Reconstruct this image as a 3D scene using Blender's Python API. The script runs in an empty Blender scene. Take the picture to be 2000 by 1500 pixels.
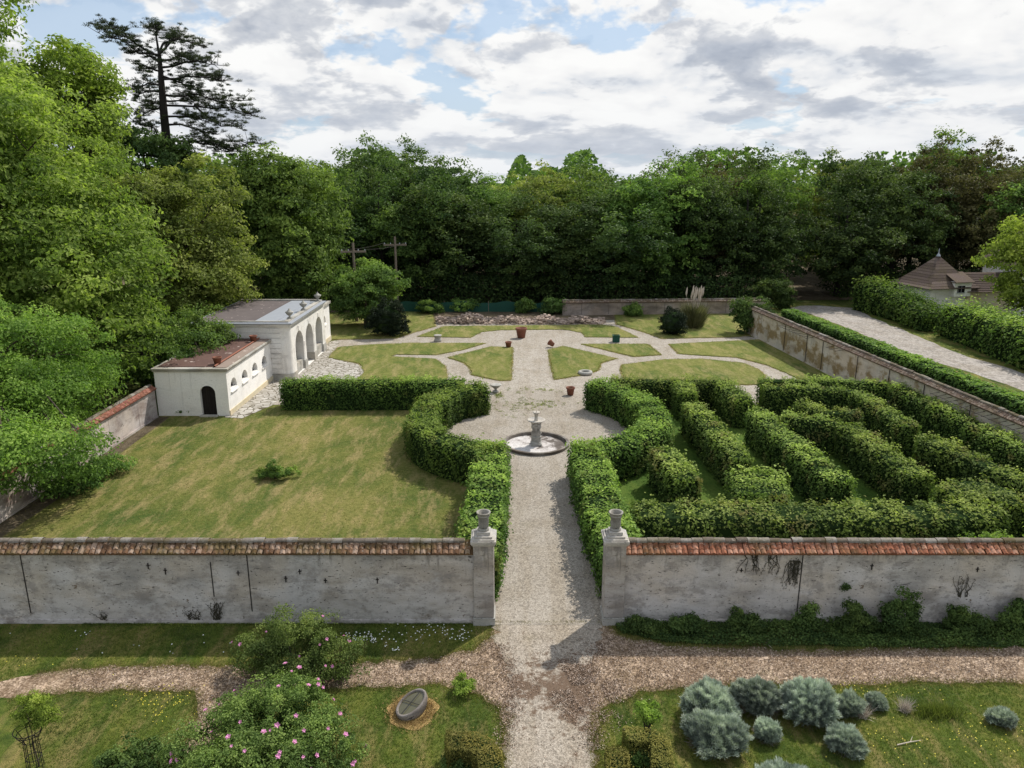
import bpy, math, random
import numpy as np
from mathutils import Vector, Matrix
from mathutils.geometry import tessellate_polygon
R = math.radians
PI = math.pi
scene = bpy.context.scene
col = scene.collection
CAMZ, PITCH, FPX = 13.0, R(15.1), 1480.0
CP, SP = math.cos(PITCH), math.sin(PITCH)

# ---------------------------------------------------------------- survey helpers (photo measurements -> metres)
def ray(px, py):
    u = (px - 1000) / FPX; w = -(py - 750) / FPX
    return np.array([u, CP + w * SP, -SP + w * CP])
def U(px, py, h=0.0):
    d = ray(px, py); t = (h - CAMZ) / d[2]
    return (d[0] * t, d[1] * t)
def UY(px, py, Y):
    d = ray(px, py); t = Y / d[1]
    return (d[0] * t, Y, CAMZ + d[2] * t)

# ---------------------------------------------------------------- mesh builder
class MB:
    def __init__(s): s.V = []; s.F = []; s.T = []; s.n = 0
    def add(s, v, f, tint=0.5, mat=0, smooth=False):
        v = np.asarray(v, float).reshape(-1, 3); f = np.asarray(f, int)
        if len(v) == 0 or len(f) == 0: return
        s.V.append(v); s.F.append((f + s.n, mat, smooth))
        t = np.full(len(v), float(tint)) if np.isscalar(tint) else np.asarray(tint, float)
        s.T.append(t); s.n += len(v)
    def box(s, x0, x1, y0, y1, z0, z1, tint=0.5, mat=0, M=None):
        v = np.array([[x, y, z] for z in (z0, z1) for y in (y0, y1) for x in (x0, x1)], float)
        if M is not None: v = v @ np.array(M)[:3, :3].T + np.array(M)[:3, 3]
        s.add(v, [[0, 2, 3, 1], [4, 5, 7, 6], [0, 1, 5, 4], [2, 6, 7, 3], [0, 4, 6, 2], [1, 3, 7, 5]], tint, mat)
    def tube(s, pts, rad, seg=7, tint=0.5, mat=0, smooth=True, cap=True):
        pts = np.asarray(pts, float); n = len(pts)
        rad = np.full(n, rad) if np.isscalar(rad) else np.asarray(rad, float)
        tg = np.gradient(pts, axis=0); tg /= (np.linalg.norm(tg, axis=1)[:, None] + 1e-9)
        ref = np.array([0, 0, 1.0]) if abs(tg[0][2]) < .8 else np.array([1.0, 0, 0])
        a = np.cross(tg, ref); a /= (np.linalg.norm(a, axis=1)[:, None] + 1e-9); b = np.cross(tg, a)
        an = np.linspace(0, 2 * PI, seg, endpoint=False)
        v = (pts[:, None] + rad[:, None, None] * (np.cos(an)[None, :, None] * a[:, None] + np.sin(an)[None, :, None] * b[:, None])).reshape(-1, 3)
        i = np.arange(n - 1)[:, None] * seg; j = np.arange(seg)[None]; k = (j + 1) % seg
        f = np.stack([i + j, i + k, i + seg + k, i + seg + j], -1).reshape(-1, 4)
        s.add(v, f, tint, mat, smooth)
    def lathe(s, prof, seg=32, c=(0, 0, 0), tint=0.5, mat=0, flute=None, smooth=True, ell=(1, 1)):
        prof = np.asarray(prof, float); n = len(prof)
        an = np.linspace(0, 2 * PI, seg, endpoint=False)
        r = np.repeat(prof[:, 0][:, None], seg, 1)
        if flute is not None:
            k, dep, z0, z1 = flute
            m = ((prof[:, 1] >= z0) & (prof[:, 1] <= z1)).astype(float)[:, None]
            r = r - m * dep * (0.5 + 0.5 * np.cos(an * k))[None]
        v = np.stack([c[0] + r * np.cos(an) * ell[0], c[1] + r * np.sin(an) * ell[1], c[2] + np.repeat(prof[:, 1][:, None], seg, 1)], -1).reshape(-1, 3)
        i = np.arange(n - 1)[:, None] * seg; j = np.arange(seg)[None]; k = (j + 1) % seg
        f = np.stack([i + j, i + k, i + seg + k, i + seg + j], -1).reshape(-1, 4)
        s.add(v, f, tint, mat, smooth)
    def poly(s, pts2, z, tint=0.5, mat=0, skirt=0.0):
        P = [Vector((p[0], p[1], 0)) for p in pts2]
        tr = tessellate_polygon([P]); v = [[p[0], p[1], z] for p in pts2]
        ff = []
        for t in tr:
            a, b, c = [np.array(v[i][:2]) for i in t]
            cr = (b[0] - a[0]) * (c[1] - a[1]) - (b[1] - a[1]) * (c[0] - a[0])
            ff.append(t if cr > 0 else (t[0], t[2], t[1]))
        s.add(v, ff, tint, mat)
        if skirt > 0:
            n = len(v); vv = v + [[p[0], p[1], z - skirt] for p in pts2]
            ar = sum(v[i][0] * v[(i + 1) % n][1] - v[(i + 1) % n][0] * v[i][1] for i in range(n))
            f = [[i, (i + 1) % n, n + (i + 1) % n, n + i] if ar < 0 else [i, n + i, n + (i + 1) % n, (i + 1) % n] for i in range(n)]
            s.add(vv, f, tint, mat)
    def leaves(s, C, N, L, W, rng, tint, mat=0, fold=0.25, T=None):
        n = len(C)
        if n == 0: return
        N = N / (np.linalg.norm(N, axis=1)[:, None] + 1e-9)
        if T is None: T = rng.normal(size=(n, 3))
        t = T - (T * N).sum(1)[:, None] * N; t /= (np.linalg.norm(t, axis=1)[:, None] + 1e-9)
        b = np.cross(N, t); L = np.broadcast_to(L, n)[:, None]; W = np.broadcast_to(W, n)[:, None]
        f = N * W * fold
        v = np.stack([C - t * L / 2, C + b * W / 2 + f, C + t * L / 2, C - b * W / 2 + f], 1).reshape(-1, 3)
        i = np.arange(n)[:, None] * 4
        s.add(v, i + np.arange(4)[None], np.repeat(tint, 4), mat)
    def blades(s, P, h, w, lean, rng, tint, mat=0, D=None):
        n = len(P)
        if n == 0: return
        a = rng.uniform(0, 2 * PI, n); side = np.stack([np.cos(a), np.sin(a), 0 * a], -1)
        h = np.broadcast_to(h, n)[:, None]; w = np.broadcast_to(w, n)[:, None]
        if D is None:
            D = rng.normal(size=(n, 3)) * lean; D[:, 2] = 1
        D = D / np.linalg.norm(D, axis=1)[:, None]
        v = np.stack([P - side * w / 2, P + side * w / 2, P + D * h], 1).reshape(-1, 3)
        s.add(v, np.arange(n)[:, None] * 3 + np.arange(3)[None], np.repeat(tint, 3), mat)
    def build(s, name, mats, parent=None, loc=None, bevel=0):
        me = bpy.data.meshes.new(name)
        V = np.concatenate(s.V); T = np.concatenate(s.T)
        me.vertices.add(len(V)); me.vertices.foreach_set('co', V.astype(np.float32).ravel())
        lt = np.concatenate([np.full(len(f), f.shape[1]) for f, m, sm in s.F]).astype(np.int32)
        lv = np.concatenate([f.ravel() for f, m, sm in s.F]).astype(np.int32)
        mi = np.concatenate([np.full(len(f), m) for f, m, sm in s.F]).astype(np.int32)
        sm_ = np.concatenate([np.full(len(f), sm) for f, m, sm in s.F]).astype(bool)
        me.loops.add(len(lv)); me.loops.foreach_set('vertex_index', lv)
        me.polygons.add(len(lt)); me.polygons.foreach_set('loop_start', np.concatenate([[0], np.cumsum(lt)[:-1]]).astype(np.int32))
        me.polygons.foreach_set('material_index', mi); me.polygons.foreach_set('use_smooth', sm_)
        me.update(calc_edges=True)
        at = me.attributes.new('tint', 'FLOAT', 'POINT'); at.data.foreach_set('value', T.astype(np.float32))
        for m in (mats if isinstance(mats, (list, tuple)) else [mats]): me.materials.append(m)
        o = bpy.data.objects.new(name, me); col.objects.link(o)
        if parent: o.parent = parent
        if loc is not None: o.location = loc
        if bevel:
            b = o.modifiers.new('bevel', 'BEVEL'); b.width = bevel; b.segments = 2; b.limit_method = 'ANGLE'
        return o

def tag(o, label, cat, group=None, kind=None):
    if label: o['label'] = label
    if cat: o['category'] = cat
    if group: o['group'] = group
    if kind: o['kind'] = kind
    return o
def struct(o): o['kind'] = 'structure'; return o
def thing(name, label, cat, loc=(0, 0, 0), rz=0, group=None):
    o = bpy.data.objects.new(name, None); col.objects.link(o); o.location = loc; o.rotation_euler = (0, 0, rz)
    o.empty_display_size = .2
    return tag(o, label, cat, group)
def dup(root, label, loc, rz=0, scale=None):
    r = root.copy(); col.objects.link(r); r.location = loc; r.rotation_euler = (0, 0, rz)
    if scale is not None: r.scale = scale if hasattr(scale, '__len__') else (scale,) * 3
    r['label'] = label
    for ch in list(root.children):
        c = ch.copy(); col.objects.link(c); c.parent = r
        for g in list(ch.children):
            d = g.copy(); col.objects.link(d); d.parent = c
    return r

# ---------------------------------------------------------------- node helper
class NT:
    def __init__(s, name):
        s.m = bpy.data.materials.new(name); s.m.use_nodes = True; s.t = s.m.node_tree; s.t.nodes.clear()
        s.out = s.n('ShaderNodeOutputMaterial')
    def n(s, t, **k):
        x = s.t.nodes.new(t)
        for a, b in k.items(): setattr(x, a, b)
        return x
    def L(s, a, b): s.t.links.new(a, b)
    def inp(s, sock, v):
        if isinstance(v, bpy.types.NodeSocket): s.L(v, sock)
        elif isinstance(v, (tuple, list)) and len(v) == 3 and sock.type == 'RGBA': sock.default_value = (*v, 1)
        else: sock.default_value = v
    def pos(s): return s.n('ShaderNodeNewGeometry').outputs['Position']
    def obj(s): return s.n('ShaderNodeTexCoord').outputs['Object']
    def tint(s):
        a = s.n('ShaderNodeAttribute'); a.attribute_name = 'tint'; return a.outputs['Fac']
    def map(s, v, sc=(1, 1, 1), rot=(0, 0, 0), loc=(0, 0, 0)):
        m = s.n('ShaderNodeMapping'); s.L(v, m.inputs[0]); m.inputs['Scale'].default_value = sc; m.inputs['Rotation'].default_value = rot; m.inputs['Location'].default_value = loc
        return m.outputs[0]
    def noise(s, v, sc, det=4, ro=.55, out='Fac', dist=0):
        x = s.n('ShaderNodeTexNoise'); s.L(v, x.inputs['Vector']); x.inputs['Scale'].default_value = sc; x.inputs['Detail'].default_value = det
        x.inputs['Roughness'].default_value = ro; x.inputs['Distortion'].default_value = dist
        return x.outputs[out]
    def vor(s, v, sc, out='Color', feat='F1'):
        x = s.n('ShaderNodeTexVoronoi'); x.feature = feat; s.L(v, x.inputs['Vector']); x.inputs['Scale'].default_value = sc
        return x.outputs[out]
    def ramp(s, f, st, interp='LINEAR'):
        x = s.n('ShaderNodeValToRGB'); s.inp(x.inputs[0], f); cr = x.color_ramp; cr.interpolation = interp
        while len(cr.elements) < len(st): cr.elements.new(.5)
        for e, (p, c) in zip(cr.elements, st):
            e.position = p; e.color = (*c, 1) if hasattr(c, '__len__') else (c, c, c, 1)
        return x.outputs[0]
    def mix(s, f, a, b, mode='MIX'):
        x = s.n('ShaderNodeMix'); x.data_type = 'RGBA'; x.blend_type = mode
        s.inp(x.inputs[0], f); s.inp(x.inputs[6], a); s.inp(x.inputs[7], b); return x.outputs[2]
    def math(s, op, a, b=0.0, c=None, clamp=False):
        x = s.n('ShaderNodeMath'); x.operation = op; x.use_clamp = clamp; s.inp(x.inputs[0], a); s.inp(x.inputs[1], b)
        if c is not None: s.inp(x.inputs[2], c)
        return x.outputs[0]
    def sep(s, v):
        x = s.n('ShaderNodeSeparateXYZ'); s.L(v, x.inputs[0]); return x.outputs
    def bump(s, h, st=.5, d=.02):
        x = s.n('ShaderNodeBump'); s.inp(x.inputs['Height'], h); x.inputs['Strength'].default_value = st; x.inputs['Distance'].default_value = d
        return x.outputs[0]
    def sat(s, c, h=.5, sa=1., v=1.):
        x = s.n('ShaderNodeHueSaturation'); s.inp(x.inputs['Color'], c); s.inp(x.inputs['Hue'], h); s.inp(x.inputs['Saturation'], sa); s.inp(x.inputs['Value'], v)
        return x.outputs[0]
    def end(s, c, rough=.85, normal=None, spec=.3, metal=0, transl=0):
        p = s.n('ShaderNodeBsdfPrincipled'); s.inp(p.inputs['Base Color'], c); s.inp(p.inputs['Roughness'], rough)
        p.inputs['Specular IOR Level'].default_value = spec; p.inputs['Metallic'].default_value = metal
        if normal is not None: s.L(normal, p.inputs['Normal'])
        o = p.outputs[0]
        if transl:
            t = s.n('ShaderNodeBsdfTranslucent'); s.inp(t.inputs['Color'], s.mix(1.0, c, (1.0, 1.15, .55), 'MULTIPLY'))
            m = s.n('ShaderNodeMixShader'); m.inputs[0].default_value = transl; s.L(o, m.inputs[1]); s.L(t.outputs[0], m.inputs[2]); o = m.outputs[0]
        s.L(o, s.out.inputs[0]); return s.m

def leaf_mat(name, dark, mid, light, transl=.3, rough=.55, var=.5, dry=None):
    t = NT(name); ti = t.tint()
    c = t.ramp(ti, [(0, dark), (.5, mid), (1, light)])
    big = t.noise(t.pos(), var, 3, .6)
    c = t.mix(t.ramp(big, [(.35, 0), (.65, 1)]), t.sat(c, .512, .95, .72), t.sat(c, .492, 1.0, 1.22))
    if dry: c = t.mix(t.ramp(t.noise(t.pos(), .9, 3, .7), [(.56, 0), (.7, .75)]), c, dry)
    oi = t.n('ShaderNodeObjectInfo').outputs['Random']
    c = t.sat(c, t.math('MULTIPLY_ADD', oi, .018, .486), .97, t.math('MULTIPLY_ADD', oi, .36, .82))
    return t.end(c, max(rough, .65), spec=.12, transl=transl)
def plain(name, c, rough=.8, metal=0, nsc=6, var=.3, bump=0, spec=.3):
    t = NT(name); v = t.obj(); n = t.noise(v, nsc, 5, .6)
    cc = t.mix(n, tuple(x * (1 - var) for x in c), tuple(min(1, x * (1 + var)) for x in c))
    ti = t.tint(); cc = t.mix(.5, cc, t.sat(cc, .5, 1, t.math('MULTIPLY_ADD', ti, 1.2, .4)))
    return t.end(cc, rough, t.bump(n, .4, bump) if bump else None, spec, metal)

# ---------------------------------------------------------------- materials
M = {}
M['leaf_ash'] = leaf_mat('leaf_ash', (.08,.15,.03), (.2,.33,.06), (.4,.54,.12), .48, var=.25)
M['leaf_bright'] = leaf_mat('leaf_bright', (.1,.17,.028), (.25,.37,.055), (.45,.57,.11), .48, var=.3)
M['leaf_yellow'] = leaf_mat('leaf_yellow', (.09,.125,.03), (.21,.26,.055), (.4,.44,.12), .4, var=.3)
M['leaf_mid'] = leaf_mat('leaf_mid', (.04,.085,.022), (.12,.21,.045), (.26,.38,.08), .36, var=.25)
M['leaf_dark'] = leaf_mat('leaf_dark', (.022,.047,.018), (.072,.125,.034), (.16,.235,.06), .3, var=.2)
M['leaf_brown'] = leaf_mat('leaf_brown', (.04,.05,.02), (.105,.105,.038), (.2,.18,.075), .3, var=.2)
M['leaf_pine'] = leaf_mat('leaf_pine', (.022,.036,.02), (.05,.07,.032), (.11,.13,.055), .15, var=.3)
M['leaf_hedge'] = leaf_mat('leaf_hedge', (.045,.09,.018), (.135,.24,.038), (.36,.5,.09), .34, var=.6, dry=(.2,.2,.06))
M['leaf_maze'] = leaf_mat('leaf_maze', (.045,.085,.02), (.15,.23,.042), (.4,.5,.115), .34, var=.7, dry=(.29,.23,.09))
M['leaf_topiary'] = leaf_mat('leaf_topiary', (.008, .016, .009), (.016, .03, .014), (.03, .05, .02), .1, var=1)
M['leaf_box'] = leaf_mat('leaf_box', (.09,.1,.02), (.2,.195,.035), (.34,.31,.07), .28, var=1.2)
M['leaf_silver'] = leaf_mat('leaf_silver', (.2,.25,.21), (.38,.45,.37), (.62,.68,.58), .15, .8, var=1.5)
M['leaf_rose'] = leaf_mat('leaf_rose', (.06,.105,.028), (.14,.22,.05), (.27,.36,.09), .33, var=1)
M['leaf_ivy'] = leaf_mat('leaf_ivy', (.03,.065,.018), (.08,.145,.035), (.16,.25,.06), .28, var=1)
M['leaf_pampas'] = leaf_mat('leaf_pampas', (.09,.105,.05), (.2,.21,.095), (.36,.34,.19), .2, var=1)
M['grass_green'] = leaf_mat('grass_green', (.07,.11,.02), (.14,.19,.034), (.26,.31,.065), .35, var=.8)
M['grass_dry'] = leaf_mat('grass_dry', (.13,.14,.036), (.25,.24,.065), (.42,.36,.14), .3, var=.7)
M['bark'] = plain('bark', (.07, .055, .042), .95, nsc=14, var=.5, bump=.05)
M['bark_dark'] = plain('bark_dark', (.028, .024, .022), .95, nsc=10, var=.4)
M['twig'] = plain('twig', (.05, .045, .03), .95)
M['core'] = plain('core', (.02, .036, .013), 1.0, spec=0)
M['terracotta'] = plain('terracotta', (.21, .085, .055), .85, nsc=12, var=.35, bump=.01)
M['iron'] = plain('iron', (.035, .03, .028), .7, .3)
M['white_flower'] = plain('white_flower', (.8, .8, .76), .6, var=.05)
M['yellow_flower'] = plain('yellow_flower', (.65, .55, .06), .6, var=.1)
M['pink'] = plain('pink', (.68, .3, .5), .6, nsc=30, var=.25)
M['dark_void'] = plain('dark_void', (.006, .006, .006), .9, spec=.1)  # near-black colour stands for unlit rooms behind openings and panes
M['zinc'] = plain('zinc', (.36, .38, .42), .5, .25, nsc=2, var=.12)
M['wood'] = plain('wood', (.2, .16, .13), .9)
M['door_wood'] = plain('door_wood', (.018, .014, .012), .8, var=.6)
M['net'] = plain('net', (.015, .07, .05), .8, var=.3)
M['plume'] = plain('plume', (.5, .43, .36), .9)

def plaster(name, base, light, dark, ochre=0.0, pits=1.0, streak=1.0, warm=.55, foot=0.0):
    t = NT(name); v = t.obj()
    a = t.noise(t.map(v, (.55, 1, 1.3)), 1.1, 7, .62, dist=.4)
    c = t.ramp(a, [(.3, dark), (.47, base), (.62, light), (.75, tuple(x * .85 for x in light))])
    hue = t.noise(t.map(v, loc=(7, 2, 1)), .6, 4, .5)
    c = t.mix(t.ramp(hue, [(.42, 0), (.6, warm)]), c, t.mix(1.0, c, (1.08, .98, .84), 'MULTIPLY'))
    if ochre:
        z = t.sep(v)[2]
        m = t.noise(t.map(v, (1, 1, 1.5), loc=(3, 0, 0)), .8, 8, .65)
        m = t.math('SUBTRACT', m, t.math('MULTIPLY', t.math('ABSOLUTE', t.math('SUBTRACT', z, .95)), .14))
        c = t.mix(t.ramp(m, [(.4, 0), (.5, ochre)]), c, t.mix(t.noise(v, 5, 5, .7), (.14, .1, .05), (.36, .25, .1)))
    fine = t.noise(v, 22, 6, .7)
    c = t.mix(t.ramp(fine, [(.35, .25), (.6, 0)]), c, tuple(x * .6 for x in dark))
    p = t.noise(t.map(v, (2.2, 2.2, 9), loc=(1, 1, 5)), 1.7, 6, .68)
    pm = t.math('MULTIPLY', t.ramp(p, [(.625, 0), (.665, 1)]), pits)
    c = t.mix(pm, c, (.05, .048, .045))
    st = t.noise(t.map(v, (6, 6, .35)), 1.0, 5, .6)
    c = t.mix(t.math('MULTIPLY', t.ramp(st, [(.58, 0), (.75, .6)]), streak), c, tuple(x * .55 for x in dark))
    if foot:
        z2 = t.sep(v)[2]; nf = t.noise(t.map(v, (1, 1, 2.2), loc=(0, 4, 0)), 2.6, 8, .75)
        low_ = t.math('SUBTRACT', nf, t.math('MULTIPLY', z2, .28)); c = t.mix(t.math('MULTIPLY', t.ramp(low_, [(.44, 0), (.5, 1)]), foot), c, t.mix(t.noise(v, 12, 5, .7), (.09, .075, .06), (.3, .25, .2)))
        pale = t.math('SUBTRACT', t.noise(t.map(v, (.6, 1, 1.4), loc=(9, 0, 0)), 1.4, 6, .6), t.math('MULTIPLY', z2, .16)); c = t.mix(t.ramp(pale, [(.3, 0), (.42, .55)]), c, light)
        top_ = t.math('ADD', t.noise(t.map(v, (3, 3, .5)), 1.3, 6, .7), t.math('MULTIPLY', z2, .16)); c = t.mix(t.ramp(top_, [(.88, 0), (1.0, .55)]), c, (.1, .09, .075))
        sp = t.noise(t.map(v, (1, 1, 1.8), loc=(2, 2, 2)), 8, 4, .7); c = t.mix(t.ramp(sp, [(.625, 0), (.65, .9)]), c, (.07, .06, .052))
        blot = t.noise(t.map(v, (1, 1, 1.5), loc=(8, 1, 3)), 1.9, 8, .72); c = t.mix(t.ramp(blot, [(.5, 0), (.6, .6)]), c, t.mix(t.noise(v, 3, 3, .5), (.19, .19, .2), (.27, .23, .19)))
        exp_ = t.noise(t.map(v, (1, 1, 1.3), loc=(3, 7, 3)), 1.25, 9, .72); em = t.ramp(exp_, [(.665, 0), (.675, 1)]); bk = t.noise(t.map(v, (4, 4, 12)), 1.5, 3, .6)
        c = t.mix(em, c, t.mix(bk, (.12, .09, .07), (.32, .25, .19))); pm = t.math('MAXIMUM', pm, em)
    h = t.math('SUBTRACT', t.math('ADD', fine, a), pm)
    return t.end(c, .95, t.bump(h, .7, .015), .15)
M['plaster'] = plaster('plaster', (.44, .41, .38), (.58, .555, .54), (.27, .26, .25), streak=.35, foot=.9)
M['plaster_right'] = plaster('plaster_right', (.5, .465, .43), (.62, .585, .565), (.32, .3, .285), streak=.5, foot=.6)
M['plaster_ochre'] = plaster('plaster_ochre', (.5, .46, .4), (.6, .56, .5), (.33, .29, .24), ochre=.9, pits=.6)
M['plaster_old'] = plaster('plaster_old', (.4, .36, .34), (.55, .5, .48), (.18, .13, .12), pits=1)
M['plaster_back'] = plaster('plaster_back', (.27, .23, .2), (.38, .33, .3), (.15, .13, .11))
M['pillar'] = plaster('pillar', (.36, .33, .3), (.5, .475, .45), (.2, .18, .16), pits=.7, streak=2.2, foot=.5)
M['whitewash'] = plaster('whitewash', (.86, .835, .8), (.9, .88, .85), (.76, .735, .7), pits=.35, streak=.8, warm=.12)
M['limestone'] = plaster('limestone', (.76, .74, .71), (.82, .8, .77), (.52, .5, .475), pits=.15, streak=.8, warm=.2)
M['stone'] = plaster('stone', (.38, .37, .34), (.5, .48, .45), (.2, .19, .17), pits=.6, streak=.6)
M['urn_stone'] = plaster('urn_stone', (.3, .285, .255), (.43, .41, .375), (.13, .12, .1), pits=1, streak=.8)
M['rim'] = plaster('rim', (.16, .14, .125), (.3, .28, .26), (.07, .06, .05), pits=.6)
M['stone_pale'] = plaster('stone_pale', (.43, .41, .385), (.56, .54, .51), (.22, .21, .195), pits=.6, streak=.6)
M['cream'] = plaster('cream', (.62, .55, .4), (.68, .6, .46), (.5, .43, .3), pits=.1, streak=.3)

def tile_mat(name, a, b, c_, moss=.5, lichen=.4):
    t = NT(name); v = t.obj(); ti = t.tint()
    c = t.ramp(ti, [(0, a), (.5, b), (1, c_)])
    c = t.mix(t.ramp(t.noise(v, 18, 5, .7), [(.4, .0), (.7, .7)]), c, (.07, .045, .035))
    c = t.mix(t.math('MULTIPLY', t.ramp(t.noise(t.map(v, (1, 1, 1), loc=(4, 0, 0)), .9, 5, .7), [(.45, 0), (.6, 1)]), moss), c, t.mix(t.noise(v, 20, 4, .7), (.05, .045, .02), (.17, .13, .045)))
    c = t.mix(t.math('MULTIPLY', t.ramp(t.noise(v, 9, 5, .75), [(.58, 0), (.64, 1)]), lichen), c, (.4, .36, .31))
    return t.end(c, .95, t.bump(t.noise(v, 30, 4, .7), .6, .01), .15)
M['tile_left'] = tile_mat('tile_left', (.12, .065, .035), (.25, .14, .08), (.5, .36, .27), .75, .5)
M['tile_right'] = tile_mat('tile_right', (.18, .07, .04), (.42, .16, .09), (.6, .32, .22), .45, .4)
M['tile_red'] = tile_mat('tile_red', (.22, .08, .06), (.36, .14, .1), (.45, .22, .17), .2, .25)
M['tile_old'] = tile_mat('tile_old', (.14, .1, .08), (.24, .17, .13), (.38, .31, .26), .4, .6)
M['ridge'] = tile_mat('ridge', (.12, .1, .08), (.2, .175, .15), (.33, .31, .28), .6, .8)
M['roof_brown'] = tile_mat('roof_brown', (.085, .062, .055), (.135, .1, .088), (.2, .155, .135), .3, .3)

def roof_gravel(name, a, b, speck):
    t = NT(name); v = t.obj()
    c = t.mix(t.noise(v, 1.2, 6, .65), a, b); c = t.mix(t.ramp(t.vor(v, 14, 'Distance'), [(.0, .5), (.2, 0)]), c, speck)
    c = t.mix(t.ramp(t.noise(v, 3, 3, .6), [(.66, 0), (.69, .7)]), c, (.6, .5, .45))
    return t.end(c, .95)
M['roof_red'] = roof_gravel('roof_red', (.075, .042, .036), (.15, .085, .068), (.24, .15, .11))
M['roof_beige'] = roof_gravel('roof_beige', (.2, .15, .12), (.32, .25, .21), (.4, .33, .28))
M['roof_grey'] = roof_gravel('roof_grey', (.085, .07, .07), (.15, .125, .12), (.2, .17, .16))

# lawn / ground sheets (world space procedural)
def lawn(name, greens, dryc, dry_amt, sc=1.0, streak_rot=.5, patch=.35):
    t = NT(name); v = t.pos()
    big = t.noise(t.map(v, (1, .6, 1), (0, 0, streak_rot)), patch * sc, 6, .68, dist=.6)
    c = t.ramp(big, [(.36, greens[0]), (.49, greens[1]), (.6, greens[2])])
    d = t.noise(t.map(v, (1.6, .45, 1), (0, 0, streak_rot + .5), (5, 9, 0)), .9 * sc, 8, .72)
    c = t.mix(t.math('MULTIPLY', t.ramp(d, [(.48, 0), (.62, 1)]), dry_amt), c, dryc)
    d2 = t.noise(v, 5.5, 6, .75)
    c = t.mix(t.ramp(d2, [(.35, .55), (.5, 0)]), c, tuple(x * .5 for x in greens[0]))
    c = t.mix(t.ramp(d2, [(.54, 0), (.72, .5)]), c, dryc)
    f = t.noise(v, 45, 3, .7); c = t.mix(t.ramp(f, [(.3, .6), (.6, 0)]), c, tuple(x * .35 for x in greens[0]))
    return t.end(c, .95, t.bump(t.math('ADD', f, d2), .9, .06), .1)
M['ground'] = lawn('ground', ((.05, .08, .018), (.09, .125, .026), (.14, .165, .04)), (.22, .19, .08), .4)
M['lawn_dry'] = lawn('lawn_dry', ((.09, .135, .029), (.17, .19, .045), (.27, .25, .075)), (.47, .35, .17), .65, patch=.3)
M['lawn_bed'] = lawn('lawn_bed', ((.11, .16, .036), (.185, .21, .05), (.26, .26, .075)), (.42, .34, .155), .65, patch=.35)
M['lawn_green'] = lawn('lawn_green', ((.06, .1, .02), (.125, .17, .03), (.22, .225, .05)), (.38, .29, .12), .7, patch=.7)
M['lawn_maze'] = lawn('lawn_maze', ((.06, .125, .02), (.1, .18, .03), (.14, .22, .04)), (.2, .2, .05), .2)
M['lawn_edge'] = lawn('lawn_edge', ((.27, .23, .08), (.38, .3, .13), (.46, .36, .18)), (.55, .43, .27), .8)
M['soil'] = lawn('soil', ((.1, .075, .05), (.15, .12, .08), (.2, .16, .1)), (.25, .2, .14), .6)

def gravel(name, a, b, c3, sc=26, weeds=.0, litter=False, brown=0.0):
    t = NT(name); v = t.pos()
    cell = t.sep(t.vor(v, sc, 'Color'))[0]; dist = t.vor(v, sc, 'Distance')
    c = t.ramp(cell, [(0, a), (.45, b), (1, c3)])
    cell2 = t.sep(t.vor(v, sc * .45, 'Color'))[1]
    c = t.mix(t.ramp(cell2, [(.78, 0), (.82, .4)]), c, tuple(x * .45 for x in a))
    c = t.mix(t.ramp(cell2, [(.06, .3), (.09, 0)]), c, tuple(min(1, x * 1.3) for x in c3))
    c = t.mix(t.ramp(dist, [(.45, 0), (.8, .5)]), c, tuple(x * .4 for x in a))
    trk = t.noise(t.map(v, (1.6, .16, 1)), 1.0, 5, .65); c = t.mix(t.ramp(trk, [(.4, .3), (.52, 0)]), c, t.mix(1., c, (.74, .68, .58), 'MULTIPLY'))
    big = t.noise(v, .45, 7, .65, dist=.5)
    c = t.mix(t.ramp(big, [(.35, .55), (.55, 0)]), c, t.mix(1., c, (.72, .68, .6), 'MULTIPLY'))
    if weeds: c = t.mix(t.math('MULTIPLY', t.ramp(t.noise(v, .8, 8, .7), [(.56, 0), (.7, 1)]), weeds), c, (.17, .16, .075))
    if brown: c = t.mix(t.math('MULTIPLY', t.ramp(t.noise(v, 1.5, 8, .75), [(.42, 0), (.6, 1)]), brown), c, t.mix(t.noise(v, 30, 2, .5), (.05, .035, .02), (.2, .13, .08)))
    if litter:
        xy = t.sep(v)
        band = t.math('SUBTRACT', 1, t.math('ABSOLUTE', t.math('DIVIDE', t.math('SUBTRACT', xy[1], 17.3), 2.2)), clamp=True)
        rt = t.math('SUBTRACT', 1, t.math('ABSOLUTE', t.math('DIVIDE', t.math('SUBTRACT', xy[0], 2.0), 1.1)), clamp=True)
        rt = t.math('MULTIPLY', rt, t.ramp(xy[1], [(.0, 1), (1, 0)])) if False else rt
        nz = t.noise(v, 2.2, 9, .78)
        near = t.math('LESS_THAN', xy[1], 18.5)
        m = t.math('ADD', t.math('MULTIPLY', band, .2), t.math('MULTIPLY', t.math('MULTIPLY', rt, near), .09))
        m = t.ramp(t.math('ADD', nz, m), [(.6, 0), (.68, .9)])
        c = t.mix(m, c, t.mix(t.noise(v, 40, 2, .5), (.05, .035, .025), (.17, .11, .075)))
    c = t.mix(1.0, c, (1.04, 1.0, .94), 'MULTIPLY')
    return t.end(c, .92, t.bump(t.math('ADD', dist, t.noise(v, 9, 4, .7)), .45, .02), .15)
M['gravel'] = gravel('gravel', (.27, .245, .218), (.345, .32, .29), (.45, .42, .385), 34, .14)
M['gravel_garden'] = gravel('gravel_garden', (.31, .285, .258), (.385, .36, .33), (.48, .45, .415), 24, .3)
M['gravel_front'] = gravel('gravel_front', (.26, .23, .198), (.35, .317, .28), (.47, .43, .385), 34, .12, True)
M['chips'] = gravel('chips', (.17, .125, .09), (.37, .29, .22), (.62, .5, .41), 21, .25, brown=.6)
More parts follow.
